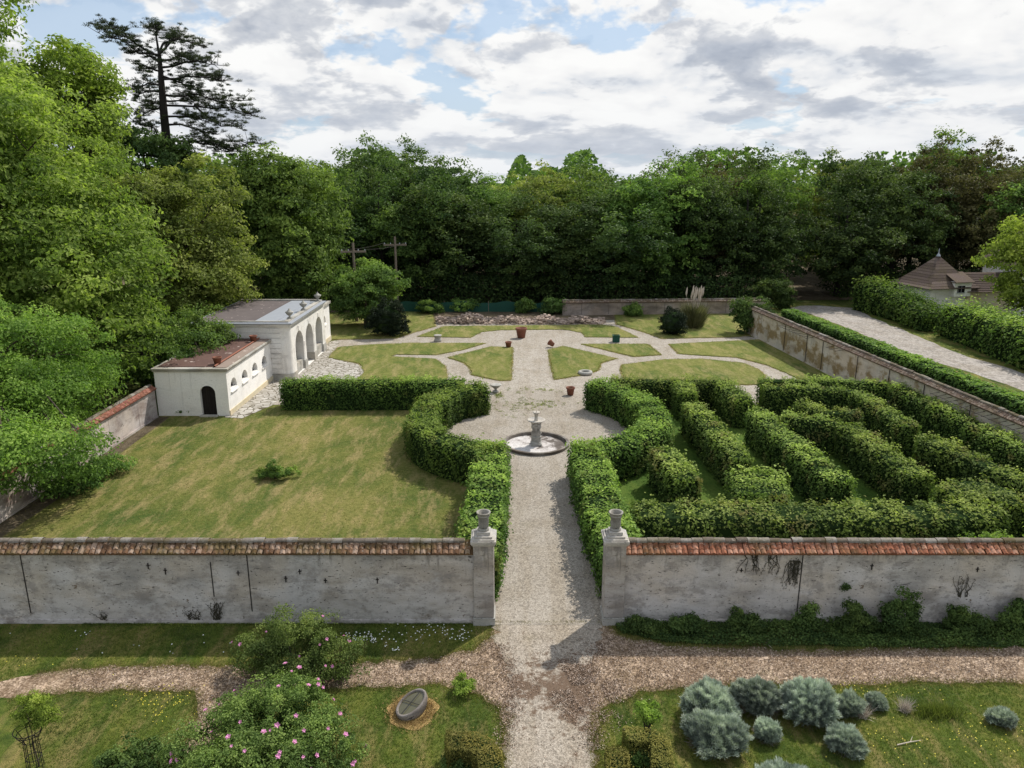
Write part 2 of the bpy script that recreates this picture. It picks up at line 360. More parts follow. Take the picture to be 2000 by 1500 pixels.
M['road'] = gravel('road', (.31, .29, .28), (.36, .34, .33), (.42, .4, .385), 9, .1)
def flag_mat():
    t = NT('flagstone'); v = t.pos(); w = t.map(v, (1, 1.3, 1))
    e = t.vor(w, 2.3, 'Distance', 'DISTANCE_TO_EDGE'); cell = t.sep(t.vor(w, 2.3, 'Color'))[0]
    c = t.ramp(cell, [(0, (.36, .33, .29)), (1, (.56, .53, .49))]); c = t.mix(t.ramp(t.noise(v, 7, 5, .7), [(.4, .4), (.6, 0)]), c, (.2, .18, .14))
    c = t.mix(t.ramp(e, [(.02, 1), (.07, 0)]), c, (.1, .085, .05))
    return t.end(c, .9, t.bump(t.ramp(e, [(0, 0), (.08, 1)]), .8, .03), .2)
M['flag'] = flag_mat()
M['basin_stone'] = plaster('basin_stone', (.19, .165, .15), (.33, .3, .28), (.07, .06, .055), pits=1, streak=.3)
def fountain_floor():
    t = NT('basin_floor'); v = t.obj()
    n = t.noise(v, 1.3, 7, .7, dist=.5); x = t.sep(v)
    m = t.math('ADD', n, t.math('MULTIPLY_ADD', x[0], .1, t.math('MULTIPLY', x[1], .07)))
    c = t.ramp(m, [(.42, (.62, .59, .57)), (.53, (.5, .46, .44)), (.6, (.12, .1, .085)), (.8, (.06, .045, .035))])
    c = t.mix(t.ramp(t.noise(v, 14, 5, .8), [(.4, .4), (.55, 0)]), c, (.12, .1, .09))
    return t.end(c, .75)
M['basin_floor'] = fountain_floor()
def water():
    t = NT('pool_water'); v = t.obj(); c = t.mix(t.noise(v, 2, 4, .6), (.05, .045, .025), (.13, .12, .06))
    return t.end(c, .08, t.bump(t.noise(v, 6, 3), .1, .01), .6)
M['water'] = water()

# ---------------------------------------------------------------- small geometry tools
def pip(P, poly):
    x, y = P[:, 0], P[:, 1]; inside = np.zeros(len(P), bool); n = len(poly)
    for i in range(n):
        x1, y1 = poly[i]; x2, y2 = poly[(i + 1) % n]
        if y1 == y2: continue
        c = ((y1 > y) != (y2 > y)) & (x < (x2 - x1) * (y - y1) / (y2 - y1) + x1); inside ^= c
    return inside
def rough_edge(poly, step, amp, seed):
    rng = np.random.default_rng(seed); out = []; n = len(poly)
    for i in range(n):
        a = np.array(poly[i], float); b = np.array(poly[(i + 1) % n], float); d = b - a; L = np.linalg.norm(d)
        k = max(1, int(L / step)); nr = np.array([-d[1], d[0]]) / (L + 1e-9)
        for j in range(k): out.append(tuple(a + d * j / k + nr * rng.normal() * amp))
    return out
def smooth_poly(poly, it=2):
    P = [np.array(p, float) for p in poly]
    for _ in range(it):
        Q = []
        for i in range(len(P)):
            a, b = P[i], P[(i + 1) % len(P)]; Q += [a * .75 + b * .25, a * .25 + b * .75]
        P = Q
    return [tuple(p) for p in P]
def rand_in(poly, n, rng, excl=()):
    p = np.array(poly); lo, hi = p.min(0), p.max(0)
    P = rng.uniform(lo, hi, (n, 2)); P = P[pip(P, poly)]
    for e in excl: P = P[~pip(P, e)]
    return P
def unit(n, rng):
    v = rng.normal(size=(n, 3)); return v / np.linalg.norm(v, axis=1)[:, None]
class LobeNoise:
    def __init__(s, rng, k=14, amp=.18):
        s.d = unit(k, rng); s.f = rng.uniform(2, 6, k); s.p = rng.uniform(0, 6.28, k); s.a = amp / math.sqrt(k) * 1.6
    def __call__(s, D): return 1 + s.a * np.sin(D @ s.d.T * s.f + s.p).sum(1)

def crown(mb, lobes, rng, nclump, per, leaf, clump=(.6, 1.3), flat=.6, shell=.45, zmin=.1, upbias=.55, droop=0, mat=0, aspect=.55, bright=0):
    """lobes: (cx,cy,cz,rx,ry,rz). Leaves gathered in clumps spread through and over the lobes."""
    w = np.array([l[3] * l[4] * l[5] for l in lobes]) ** .67; w /= w.sum()
    out = []
    for li, l in enumerate(lobes):
        k = max(3, int(nclump * w[li])); ln = LobeNoise(rng)
        D = unit(k, rng); r = rng.uniform(shell, 1, k) ** .5 * ln(D)
        C = np.array(l[:3]) + D * r[:, None] * np.array(l[3:6]); C[:, 2] = np.maximum(C[:, 2], zmin + .2); out.append(C)
        rad = rng.uniform(*clump, k); ct = rng.uniform(.12, .6, k)
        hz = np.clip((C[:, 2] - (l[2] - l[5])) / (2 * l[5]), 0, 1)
        idx = np.repeat(np.arange(k), per); n = len(idx)
        d = unit(n, rng); d[:, 2] = np.abs(d[:, 2]) * 1.0 - .5 * rng.random(n)
        rr = rng.uniform(.35, 1.05, n)[:, None]
        fl_ = rng.uniform(flat, 1.15, k)[idx]; P = C[idx] + d * rr * rad[idx][:, None] * np.stack([np.ones(n), np.ones(n), fl_], -1)
        if droop: P[:, 2] -= droop * (rr[:, 0] ** 2) * rad[idx]
        keep = P[:, 2] > zmin; P = P[keep]; d = d[keep]; idx2 = idx[keep]; n = len(P)
        O = D[idx2]
        N = d * .75 + O * .3 + np.array([0, 0, upbias * .75]) + rng.normal(size=(n, 3)) * .55
        t = np.clip(ct[idx2] + rng.normal(size=n) * .13 + hz[idx2] * .42 - .12 + bright + .12 * (rr[keep][:, 0] - .7), 0, 1)  # tint rises with height: sunlit tops and dim undersides painted into leaf colour
        L = leaf * rng.uniform(.65, 1.25, n)
        mb.leaves(P, N, L, L * aspect, rng, t, mat)
    return np.concatenate(out)
def limbs(mb, base, top, targets, rng, r0, n=10, mat=0, r_limb=.3, start=(.25, .95)):
    base = np.array(base, float); top = np.array(top, float)
    k = 9; tt = np.linspace(0, 1, k); wob = np.cumsum(rng.normal(size=(k, 3)) * .02 * np.linalg.norm(top - base), 0); wob[:, 2] = 0; wob[0] = 0
    tr = base + (top - base) * tt[:, None] + wob * tt[:, None]
    mb.tube(tr, r0 * (1 - .8 * tt) * np.where(tt < .05, 1.35, 1), 9, mat=mat)
    sel = targets[rng.choice(len(targets), min(n, len(targets)), replace=False)]
    for T in sel:
        s = rng.uniform(*start); j = s * (k - 1); a = tr[int(j)] * (1 - j % 1) + tr[min(k - 1, int(j) + 1)] * (j % 1)
        if a[2] > T[2] + 1: a = tr[max(1, int(j * .5))]
        mid = (a + T) / 2 + np.array([0, 0, .12 * np.linalg.norm(T - a)]) + rng.normal(size=3) * .25
        q = np.array([a, a * .55 + mid * .45 + [0, 0, .1], mid, mid * .4 + T * .6, T])
        rr = r0 * r_limb * (1 - .5 * s)
        mb.tube(q, rr * np.array([1, .8, .6, .4, .18]), 6, mat=mat)
        for _ in range(2):
            e = T + rng.normal(size=3) * np.array([1.2, 1.2, .7]); b0 = mid * .5 + T * .5
            mb.tube([b0, (b0 + e) / 2 + [0, 0, .1], e], rr * np.array([.35, .22, .08]), 5, mat=mat)

def make_tree(name, label, loc, lobes, leafm, seed, nclump, per, leaf, trunk_r=.35, trunk_h=None, nl=14, clump=(.7, 1.4), flat=.6, shell=.4, group=None, barkm='bark', cat='tree', zmin=.3, upbias=.55, droop=0, bright=0, lean=(0, 0)):
    rng = np.random.default_rng(seed); t = thing(name, label, cat, loc, 0, group)
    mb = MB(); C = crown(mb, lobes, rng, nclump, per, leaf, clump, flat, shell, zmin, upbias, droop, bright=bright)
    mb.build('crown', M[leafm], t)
    tb = MB(); H = trunk_h or max(l[2] + l[5] * .5 for l in lobes)
    limbs(tb, (0, 0, -.1), (lean[0], lean[1], H), C, rng, trunk_r, nl); tb.build('trunk', M[barkm], t)
    return t

# ---------------------------------------------------------------- camera, sun, sky
cam = bpy.data.cameras.new('camera'); cam.lens = 36 * FPX / 2000; cam.sensor_width = 36; cam.clip_end = 8000; cam.clip_start = .1
co = bpy.data.objects.new('camera', cam); col.objects.link(co); co.location = (0, 0, CAMZ); co.rotation_euler = (PI / 2 - PITCH, 0, 0); scene.camera = co
SUN_EL = R(49); SUN_AZ = math.atan2(.66, .75)      # azimuth measured from +Y towards +X
sd = Vector((math.sin(SUN_AZ) * math.cos(SUN_EL), math.cos(SUN_AZ) * math.cos(SUN_EL), math.sin(SUN_EL)))
sl = bpy.data.lights.new('sun', 'SUN'); sl.energy = 4.7; sl.angle = R(1.0); sl.color = (1, .95, .86)
so = bpy.data.objects.new('sun', sl); col.objects.link(so); so.rotation_euler = sd.to_track_quat('Z', 'Y').to_euler(); so.location = (40, 45, 60)

def make_world():
    w = bpy.data.worlds.new('World'); scene.world = w; w.use_nodes = True; t = w.node_tree; t.nodes.clear()
    s = NT.__new__(NT); s.t = t
    out = s.n('ShaderNodeOutputWorld')
    sky = s.n('ShaderNodeTexSky'); sky.sky_type = 'NISHITA'; sky.sun_disc = False; sky.sun_elevation = SUN_EL; sky.sun_rotation = SUN_AZ; sky.air_density = 1.2; sky.dust_density = 1.5
    d = s.n('ShaderNodeTexCoord').outputs['Generated']; x, y, z = s.sep(d)
    zz = s.math('MAXIMUM', z, 0.0)
    def n2(v, sc, det=4, ro=.55, out='Fac', dist=0):
        q = s.noise(v, sc, det, ro, out, dist).node; return q.outputs['Fac' if out == 'Fac' else 'Color']
    def proj(off):
        lg = s.math('LOGARITHM', s.math('ADD', zz, .09 + off), math.e)
        c = s.n('ShaderNodeCombineXYZ'); s.inp(c.inputs[0], s.math('MULTIPLY', x, 4.6)); s.inp(c.inputs[1], s.math('MULTIPLY', y, 4.6)); s.inp(c.inputs[2], s.math('MULTIPLY', lg, 2.3))
        return c.outputs[0]
    p0, p1 = proj(0), proj(.018)
    w1 = s.n('ShaderNodeVectorMath'); w1.operation = 'ADD'; s.L(p0, w1.inputs[0]); s.L(s.mix(1.0, n2(p0, 2.2, 4, .6, 'Color'), (.5, .5, .5), 'SUBTRACT'), w1.inputs[1]); wp = w1.outputs[0]
    vv = s.n('ShaderNodeTexVoronoi'); vv.feature = 'F1'; vv.inputs['Scale'].default_value = 1.9; s.L(wp, vv.inputs['Vector'])
    puff = s.math('MULTIPLY', s.math('SUBTRACT', .45, vv.outputs['Distance']), .34)
    m0, m1 = n2(p0, 1.15, 7, .56, dist=.2), n2(p1, 1.15, 4, .56, dist=.2)
    d0 = s.math('ADD', m0, puff); nb = n2(s.map(p0, loc=(2.3, 5.1, 0)), .5, 2, .5)
    dens = s.math('ADD', d0, s.math('MULTIPLY', s.math('SUBTRACT', nb, .5), .25))
    sh = s.math('SUBTRACT', m1, m0)
    lit = s.math('SUBTRACT', .72, s.math('MULTIPLY', sh, 2.6))
    lit = s.math('SUBTRACT', lit, s.math('MULTIPLY', s.math('SUBTRACT', dens, .58), 1.0), clamp=True)
    mask = s.ramp(dens, [(.33, 0), (.41, 1)])
    cc = s.ramp(lit, [(0, (.4, .45, .53)), (.3, (.52, .57, .65)), (.55, (.72, .76, .82)), (.8, (.97, .97, .97)), (1, (1.03, 1.03, 1.02))])
    bel = s.math('ADD', n2(s.map(wp, loc=(1.1, 3.3, .7)), 1.1, 6, .54), s.math('MULTIPLY', s.math('SUBTRACT', d0, .5), .35))
    bel = s.math('ADD', bel, s.math('MULTIPLY', sh, .8))
    cc = s.mix(s.ramp(bel, [(.5, 0), (.57, .55), (.7, .95)]), cc, s.mix(n2(wp, 4, 2, .6), (.32, .37, .46), (.57, .615, .7)))
    hz = s.ramp(zz, [(0, 1), (.05, .4), (.13, 0)])
    cc = s.mix(s.math('MULTIPLY', hz, .55), cc, (.82, .86, .92))
    mask = s.math('MAXIMUM', mask, s.math('MULTIPLY', hz, .8))
    mask = s.math('MAXIMUM', mask, .22)
    zen = s.ramp(zz, [(.3, 1.0), (.8, .62)])            # thinner, bluer cloud overhead
    mask = s.math('MULTIPLY', mask, zen)
    b1 = s.n('ShaderNodeBackground'); s.L(s.mix(.6, s.mix(1.0, sky.outputs[0], (.85, 1.0, 1.25), 'MULTIPLY'), (5.6, 7.6, 10.0)), b1.inputs[0]); b1.inputs[1].default_value = .09
    lift = s.mix(1.0, (0, 0, 0), (.0, .0, .0), 'ADD')
    b2 = s.n('ShaderNodeBackground'); s.L(cc, b2.inputs[0]); b2.inputs[1].default_value = .95
    m = s.n('ShaderNodeMixShader'); s.L(mask, m.inputs[0]); s.L(b1.outputs[0], m.inputs[1]); s.L(b2.outputs[0], m.inputs[2]); s.L(m.outputs[0], out.inputs[0])
    w.cycles.sampling_method = 'MANUAL'; w.cycles.sample_map_resolution = 512
make_world()
scene.render.engine = 'CYCLES'
scene.view_settings.view_transform = 'Standard'; scene.view_settings.look = 'None'; scene.view_settings.exposure = 0
scene.cycles.max_bounces = 4; scene.cycles.diffuse_bounces = 2; scene.cycles.glossy_bounces = 1; scene.cycles.transmission_bounces = 2; scene.cycles.caustics_reflective = False; scene.cycles.caustics_refractive = False; scene.cycles.transparent_max_bounces = 4
scene.render.resolution_x = 1024; scene.render.resolution_y = 768

# ================================================================= SETTING: ground sheets
AX = 1.3                                          # x of the garden's main axis
g = MB(); S = 3000
g.add([[-S, -200, 0], [S, -200, 0], [S, S, 0], [-S, S, 0]], [[0, 1, 2, 3]]); struct(g.build('ground', M['ground']))

WALL_Y = 20.55                                    # centre line of the front wall
GL, GR = -.62, 3.02                               # gate opening between the two pillars' inner faces
left_lawn = [(-20, 20.9), (-1.6, 20.9), (-1.6, 43.3), (-16, 43.3), (-16, 41.2), (-20, 41.2)]
m = MB(); m.poly(left_lawn, .004); struct(m.build('lawn', M['lawn_dry']))
maze_floor = [(3.6, 20.9), (23.8, 20.9), (22.6, 44.2), (5, 44.2), (5.6, 42), (5.6, 35), (3.6, 33)]
m = MB(); m.poly(maze_floor, .006); struct(m.build('maze_lawn', M['lawn_maze']))

# garden gravel: parterre area, round court and the main walk
garden = [(-14.4, 43.4), (20.5, 43.4), (21.5, 60), (20.8, 63), (15, 72), (-9, 72), (-14.5, 63)]
m = MB(); m.poly(garden, .010); struct(m.build('parterre_gravel', M['gravel_garden']))
court = [(AX + 6.2 * math.cos(a), 39.0 + 5.4 * math.sin(a)) for a in np.linspace(0, 2 * PI, 60, endpoint=False)]
m = MB(); m.poly(court, .014); struct(m.build('round_court', M['gravel']))
walk = [(GL - .05, 20.2), (GR + .0, 20.2), (2.85, 22.5), (2.8, 34.5), (2.6, 37), (5.2, 40), (4.2, 43.2), (3.1, 46.5), (-.4, 46.5), (-2.4, 43.2), (-2.8, 40), (-.3, 37), (-.5, 34.5), (-.55, 22.5)]
m = MB(); m.poly(walk, .020); struct(m.build('garden_walk', M['gravel']))

# front crossing: bark-and-leaf path with the gravel walk over it
cross = [U(*p) for p in [(-250, 1352), (0, 1330), (100, 1312), (220, 1303), (400, 1300), (600, 1301), (720, 1293), (850, 1284), (920, 1270), (958, 1245), (968, 1212), (1186, 1212), (1205, 1240), (1300, 1262), (1450, 1268), (1600, 1270), (2000, 1266), (2300, 1262),
                         (2300, 1340), (2000, 1336), (1800, 1332), (1600, 1342), (1450, 1338), (1330, 1348), (1250, 1352), (1175, 1385), (1160, 1430), (1165, 1640), (985, 1640), (988, 1430), (975, 1385), (930, 1352), (840, 1337), (760, 1341), (650, 1347), (470, 1362), (430, 1400), (430, 1640), (340, 1640), (355, 1470), (385, 1400), (392, 1362), (380, 1351), (250, 1350), (100, 1356), (0, 1364), (-250, 1380)]]
m = MB(); cr2 = rough_edge(cross, .22, .05, 3); m.poly(cr2, .008); struct(m.build('bark_path', M['chips']))
wf = [U(*p) for p in [(968, 1208), (1180, 1208), (1172, 1240), (1160, 1290), (1150, 1340), (1155, 1400), (1162, 1500), (1166, 1640), (985, 1640), (990, 1500), (990, 1400), (1000, 1340), (985, 1290), (965, 1250)]]
m = MB(); wf2 = rough_edge(wf, .12, .075, 4); m.poly(wf2, .016); struct(m.build('gravel_walk', M['gravel_front']))

# parterre lawns (a slightly raised sod on the gravel)
BEDS = {
 'back_centre': [(816, 658), (918, 660), (940, 649), (980, 645), (1100, 644), (1136, 650), (1144, 659), (1246, 660), (1200, 638), (1176, 635), (868, 638)],
 'left_mid': [(662, 679), (720, 674), (800, 671), (948, 671), (905, 684), (852, 694), (775, 693), (762, 697), (850, 702), (868, 715), (873, 734), (868, 752), (690, 752), (712, 728), (703, 711), (640, 699)],
 'centre_left': [(876, 699), (960, 678), (1000, 679), (997, 743), (976, 744), (922, 733), (919, 720), (908, 710)],
 'centre_right': [(1072, 684), (1100, 677), (1204, 701), (1172, 710), (1168, 724), (1132, 734), (1084, 742), (1078, 720)],
 'right_small': [(1136, 673), (1264, 673), (1290, 694), (1236, 697)],
 'right_wide': [(1307, 673), (1468, 665), (1505, 662), (1655, 735), (1640, 752), (1560, 740), (1535, 729), (1496, 713), (1440, 699), (1370, 695), (1326, 692)],
 'right_arc': [(1212, 722), (1218, 713), (1300, 703), (1370, 702), (1450, 710), (1480, 722), (1492, 735), (1488, 752), (1225, 752)],
 'back_left': [(640, 664), (775, 661), (800, 652), (850, 638), (845, 612), (790, 608), (640, 612)],
 'back_right': [(1205, 634), (1260, 650), (1292, 662), (1430, 659), (1485, 654), (1480, 610), (1200, 610)],
}
BW = {}
for i, (k, p) in enumerate(BEDS.items()):
    w = [U(*q) for q in p]; BW[k] = w
    e = rough_edge(w, .35, .035, 20 + i)
    c = np.mean(np.array(e), 0)
    m = MB(); m.poly([tuple(c + (np.array(q) - c) * (1 + .12 / max(.6, np.linalg.norm(np.array(q) - c)))) for q in e], .024 + .0005 * i); struct(m.build('bed_edge', M['lawn_edge']))
    m = MB(); m.poly(e, .060, skirt=.05); struct(m.build('parterre_lawn', M['lawn_bed']))
patio = [U(*p) for p in [(590, 752), (700, 748), (714, 727), (704, 712), (640, 700), (655, 682), (668, 664), (640, 668), (560, 735)]]
m = MB(); m.poly(smooth_poly(patio, 1), .028); m.poly([(-16.3, 40.9), (-15.2, 40.7), (-14.3, 43.2), (-14.0, 50), (-16.3, 50)], .0245)
struct(m.build('flagstone_terrace', M['flag']))
drive = [U(*p) for p in [(1545, 602), (1600, 618), (1650, 640), (1790, 696), (1930, 738), (2000, 764), (2200, 840), (2200, 800), (2000, 729), (1895, 699), (1790, 657), (1720, 626), (1667, 602), (1600, 597), (1560, 597)]]
m = MB(); m.poly(rough_edge(drive, 1.2, .12, 8), .012); struct(m.build('driveway', M['road']))
verge = [U(*p) for p in [(1500, 604), (1560, 590), (1700, 600), (1800, 640), (2300, 800), (2300, 900), (2000, 800)]]
m = MB(); m.poly(verge, .004); struct(m.build('verge', M['lawn_green']))
m = MB(); m.poly([(31, 86), (37, 86), (40, 125), (33, 125)], .006); struct(m.build('clearing', M['lawn_green']))
fl = [(-20, 8), (-20, 20.25), (24.5, 20.25), (24.5, 8)]
m = MB(); m.poly(fl, .003); struct(m.build('front_lawn', M['lawn_green']))
m = MB(); m.poly([(-30, 71.6), (26, 71.6), (28, 84), (60, 84), (90, 140), (-90, 140)], .034); struct(m.build('forest_floor', M['soil']))
m = MB(); m.poly([(-20.0, 22), (-19.3, 22), (-19.1, 30), (-19.4, 41), (-20.0, 41)], .012); struct(m.build('bare_earth', M['soil']))

# ================================================================= WALLS
def wall_run(name, label, p0, p1, h, t, wm, tm, joints=(), slope=.3, eave=.12, tile=.165, seed=1, both=True, rise=.26, hooks=0):
    p0 = np.array(p0); p1 = np.array(p1); d = p1 - p0; L = np.linalg.norm(d)
    o = thing(name, label, 'wall', (p0[0], p0[1], 0), math.atan2(d[1], d[0])); rng = np.random.default_rng(seed)
    m = MB(); m.box(0, L, -t / 2, t / 2, -.1, h); 
    m.box(0, L, -t / 2 - .04, t / 2 + .04, -.1, .12, .3)
    m.build('masonry', M[wm], o)
    c = MB(); hw = t / 2 + eave
    n = int(L / tile)
    for side in ((-1, 1) if both else (-1,)):
        for row in range(3):
            a0, a1 = row / 3, (row + 1) / 3 + .07
            for i in range(n):
                x = (i + .5) * tile + rng.normal() * .006
                y0 = side * (hw * a0); y1 = side * (hw * min(a1, 1.05)); z0 = h + .05 + rise * (1 - a0) + .022; z1 = h + .05 + rise * (1 - min(a1, 1.05)) + .022
                wd = tile * .5 * rng.uniform(.82, .98); sk = rng.normal() * .012; lift = rng.uniform(0, .02)
                v = [[x - wd, y0, z0], [x, y0, z0 + .03], [x + wd, y0, z0], [x - wd + sk, y1, z1 + lift], [x + sk, y1, z1 + lift + .035], [x + wd + sk, y1, z1 + lift],
                     [x - wd + sk, y1, z1 + lift - .025], [x + wd + sk, y1, z1 + lift - .025]]
                f = [[0, 3, 4, 1], [1, 4, 5, 2]]; 
                if side > 0: f = [q[::-1] for q in f]
                tt = rng.random(); c.add(v, f, tt); c.add([v[3], v[4], v[5], v[7], v[6]], [[0, 1, 2, 3, 4]], tt * .5)
    c.box(0, L, -hw + .03, hw - .03, h - .004, h + .045, .1)
    c.add([[0, -hw + .05, h + .05], [L, -hw + .05, h + .05], [L, 0, h + .03 + rise], [0, 0, h + .03 + rise], [0, hw - .05, h + .05], [L, hw - .05, h + .05]], [[0, 1, 2, 3], [3, 2, 5, 4]], .1)
    c.build('tile_coping', M[tm], o)
    r = MB(); k = int(L / .33)
    for i in range(k):
        x0 = i * .33; zc = h + .05 + rise + rng.normal() * .008; rr = .095 + rng.normal() * .006
        an = np.linspace(-.1, PI + .1, 8); tt = rng.random()
        v = [[x0 + q, rr * 1.25 * math.cos(a) + rng.normal() * .004, zc + rr * .8 * math.sin(a)] for q in (0, .32) for a in an]
        r.add(v, [[j, j + 1, 9 + j, 8 + j] for j in range(7)], tt, 0, True)
    r.build('ridge_tiles', M['ridge'], o)
    for (jx, z0, z1) in joints:
        q = MB(); q.box(jx - .014, jx + .014, -t / 2 - .012, -t / 2 + .01, z0, z1); q.build('joint', M['iron'], o)
    for i in range(hooks):
        x = rng.uniform(.5, L - .5); z = rng.uniform(h * .55, h * .9)
        q = MB(); q.box(x - .012, x + .012, -t / 2 - .03, -t / 2 + .01, z - rng.uniform(.03, .13), z + .08); q.box(x - .05, x + .05, -t / 2 - .02, -t / 2 + .01, z, z + .02)
        q.build('wall_hook', M['iron'], o)
    return o
def jx(px, h=1.2): return U(px, 1140, h)[0]
H_F = 2.32
PLX0, PLX1 = -1.14, -.54                            # left pillar faces
PRX0, PRX1 = 2.76, 3.36
GRX = PRX0
wl = wall_run('garden_wall', 'long grey rendered front wall with mossy brown tile coping, left of the gate', (-20.2, WALL_Y), (PLX0, WALL_Y), H_F, .45, 'plaster', 'tile_left',
              joints=[(20.2 - 14.55, .35, 2.3), (20.2 - 7.85, .4, 2.3), (20.2 - 8.95, .9, 2.05)], seed=5, hooks=9)
wr = wall_run('garden_wall', 'long grey rendered front wall with orange tile coping, right of the gate', (PRX1, WALL_Y), (24.2, WALL_Y), H_F, .45, 'plaster_right', 'tile_right',
              joints=[(8.4 - 3.4 + .25, .3, 2.3)], seed=6, hooks=4)
# side walls
wall_run('boundary_wall', 'old pinkish plaster wall with red tile top beside the left lawn', (-20.3, 41.0), (-20.3, 20.9), 1.62, .45, 'plaster_old', 'tile_red', seed=7, rise=.2)
RWA, RWB = U(1468, 596, 2.5), U(2000, 816, 2.5)
RWA = np.array(RWA); RWB = np.array(RWB); dd = (RWB - RWA); RWB = RWB + dd / np.linalg.norm(dd) * 13.5
RWt = wall_run('boundary_wall', 'long ochre stained wall running back along the right side beside the drive', RWA, RWB, 2.2, .4, 'plaster_ochre', 'tile_old', seed=8, rise=.22)
BWA = np.array(U(1098, 616)); BWB = np.array(U(1492, 612))
wall_run('boundary_wall', 'weathered tile topped wall closing the garden at the back, behind the pampas grass', BWA, BWB, 1.25, .4, 'plaster_back', 'tile_old', joints=[(x, .1, 1.2) for x in (1.9, 4.6, 7.5, 10.2, 13.5, 16.4)], seed=9, rise=.2)
# rods and pipes of the espalier on the right wall
Lr = np.linalg.norm(RWB - RWA)
for s_ in (7.5, 11.2, 13.6, 18.2, 21.8, 25.2, 29.0):
    q = MB(); q.tube([[s_, -.24, .15], [s_, -.24, 2.15]], .022, 6); q.build('rain_pipe', M['iron'], RWt)
def rods(a, b, n, drop=0.):
    for i in range(n):
        s_ = a + (b - a) * i / max(1, n - 1); q = MB(); q.tube([[s_, -.2, 2.12], [s_ + .05, -.78, 2.05]], .016, 5); q.build('trellis_arm', M['iron'], RWt)
    q = MB(); q.tube([[a, -.72, 2.07], [b, -.72, 2.07]], .012, 5); q.build('trellis_rod', M['iron'], RWt)
rods(7.2, 12.0, 10); rods(15, 16.2, 3); rods(26.5, 34.5, 17)

# ---- gate pillars
def pillar(label, x0, x1, seed):
    w = (x1 - x0) / 2; cx = (x0 + x1) / 2
    o = thing('gate_pillar', label, 'pillar', (cx, WALL_Y - .02, 0), 0, None)
    m = MB(); m.box(-w, w, -.34, .34, .26, 2.62); m.build('shaft', M['pillar'], o, bevel=.02)
    m = MB(); m.box(-w - .03, w + .03, -.37, .37, -.1, .26); m.build('plinth', M['stone'], o, bevel=.015)
    m = MB()
    for (e, z0, z1) in ((.02, 2.62, 2.66), (.05, 2.66, 2.71), (.075, 2.71, 2.80), (.03, 2.80, 2.84), (-.04, 2.84, 2.90)):
        m.box(-w - e, w + e, -.34 - e, .34 + e, z0, z1)
    m.box(-.2, .2, -.2, .2, 2.90, 3.0); m.build('cap', M['stone_pale'], o, bevel=.012)
    return cx
pcl = pillar('plastered gate pillar on the left of the gravel walk, with stepped stone cap', PLX0, PLX1, 1)
pcr = pillar('plastered gate pillar on the right of the gravel walk, streaked, with stepped stone cap', PRX0, PRX1, 2)
prof = [(.0, 0), (.17, 0), (.185, .02), (.185, .05), (.14, .07), (.135, .1), (.155, .115), (.165, .14), (.172, .2), (.172, .45), (.176, .49), (.2, .5), (.2, .53), (.185, .545), (.19, .57), (.225, .6), (.235, .62), (.235, .645), (.2, .65), (.17, .63), (.16, .5), (.0, .45)]
for cx, lb in ((pcl, 'fluted stone urn standing on the left gate pillar'), (pcr, 'fluted stone urn standing on the right gate pillar')):
    m = MB(); m.lathe(prof, 64, flute=(16, .03, .13, .46)); o = m.build('urn', M['urn_stone'], None, (cx, WALL_Y - .02, 3.0)); o.scale = (.9, .9, .88); tag(o, lb, 'urn', 'urns on the gate pillars')

# ================================================================= PAVILION
def arch_pts(cx, w, z0, zs, seg=14):
    r = w / 2; return [(cx - r, z0), (cx + r, z0)] + [(cx + r * math.cos(a), zs + r * math.sin(a)) for a in np.linspace(0, PI, seg)]
def panel(name, W, H, holes, th, mat, parent, M4, z0=-.1):
    cu = bpy.data.curves.new(name + '_c', 'CURVE'); cu.dimensions = '2D'; cu.fill_mode = 'BOTH'; cu.extrude = th / 2
    for pts in [[(0, z0), (W, z0), (W, H), (0, H)]] + holes:
        sp = cu.splines.new('POLY'); sp.points.add(len(pts) - 1); sp.use_cyclic_u = True
        for p, q in zip(sp.points, pts): p.co = (q[0], q[1], 0, 1)
    tmp = bpy.data.objects.new('tmp', cu); col.objects.link(tmp)
    me = bpy.data.meshes.new_from_object(tmp.evaluated_get(bpy.context.evaluated_depsgraph_get())); bpy.data.objects.remove(tmp); bpy.data.curves.remove(cu)
    me.name = name; me.transform(M4); me.materials.clear(); me.materials.append(mat)
    for p in me.polygons: p.use_smooth = False
    o = bpy.data.objects.new(name, me); col.objects.link(o); o.parent = parent; return o
# matrices: panel local (x,z-as-y) -> world.  FY: faces -Y, x runs +X.   FX: faces +X, x runs +Y
def MFY(x, y): return Matrix(((1, 0, 0, x), (0, 0, -1, y), (0, 1, 0, 0), (0, 0, 0, 1)))
def MFX(x, y): return Matrix(((0, 0, 1, x), (1, 0, 0, y), (0, 1, 0, 0), (0, 0, 0, 1)))

LX0, LX1, LY0, LY1, LH = -20.1, -16.05, 41.2, 49.2, 2.6
low = thing('garden_pavilion', 'low white plastered outbuilding with red gravel roof, half-round windows and a dark arched door', 'building', (LX0, LY0, 0))
def P(o): o.matrix_parent_inverse = Matrix.Translation((-LX0, -LY0, 0)); return o
TH = .3
door = arch_pts(LX1 - LX0 - 1.15, .86, -.2, 1.35)
P(panel('wall', LX1 - LX0 - .002, LH, [[(a, max(b, -.099)) for a, b in door]], TH, M['whitewash'], low, MFY(LX0, LY0 + TH / 2)))
wins = [42.2, 44.05, 45.9, 47.75]
P(panel('wall', LY1 - LY0 - TH, LH, [arch_pts(y - LY0 - TH, .98, 1.42, 1.5) for y in wins], TH, M['whitewash'], low, MFX(LX1 - TH / 2, LY0 + TH)))
m = MB(); m.box(LX0, LX0 + .3, LY0 + TH, LY1, -.1, LH); P(m.build('wall', M['whitewash'], low))
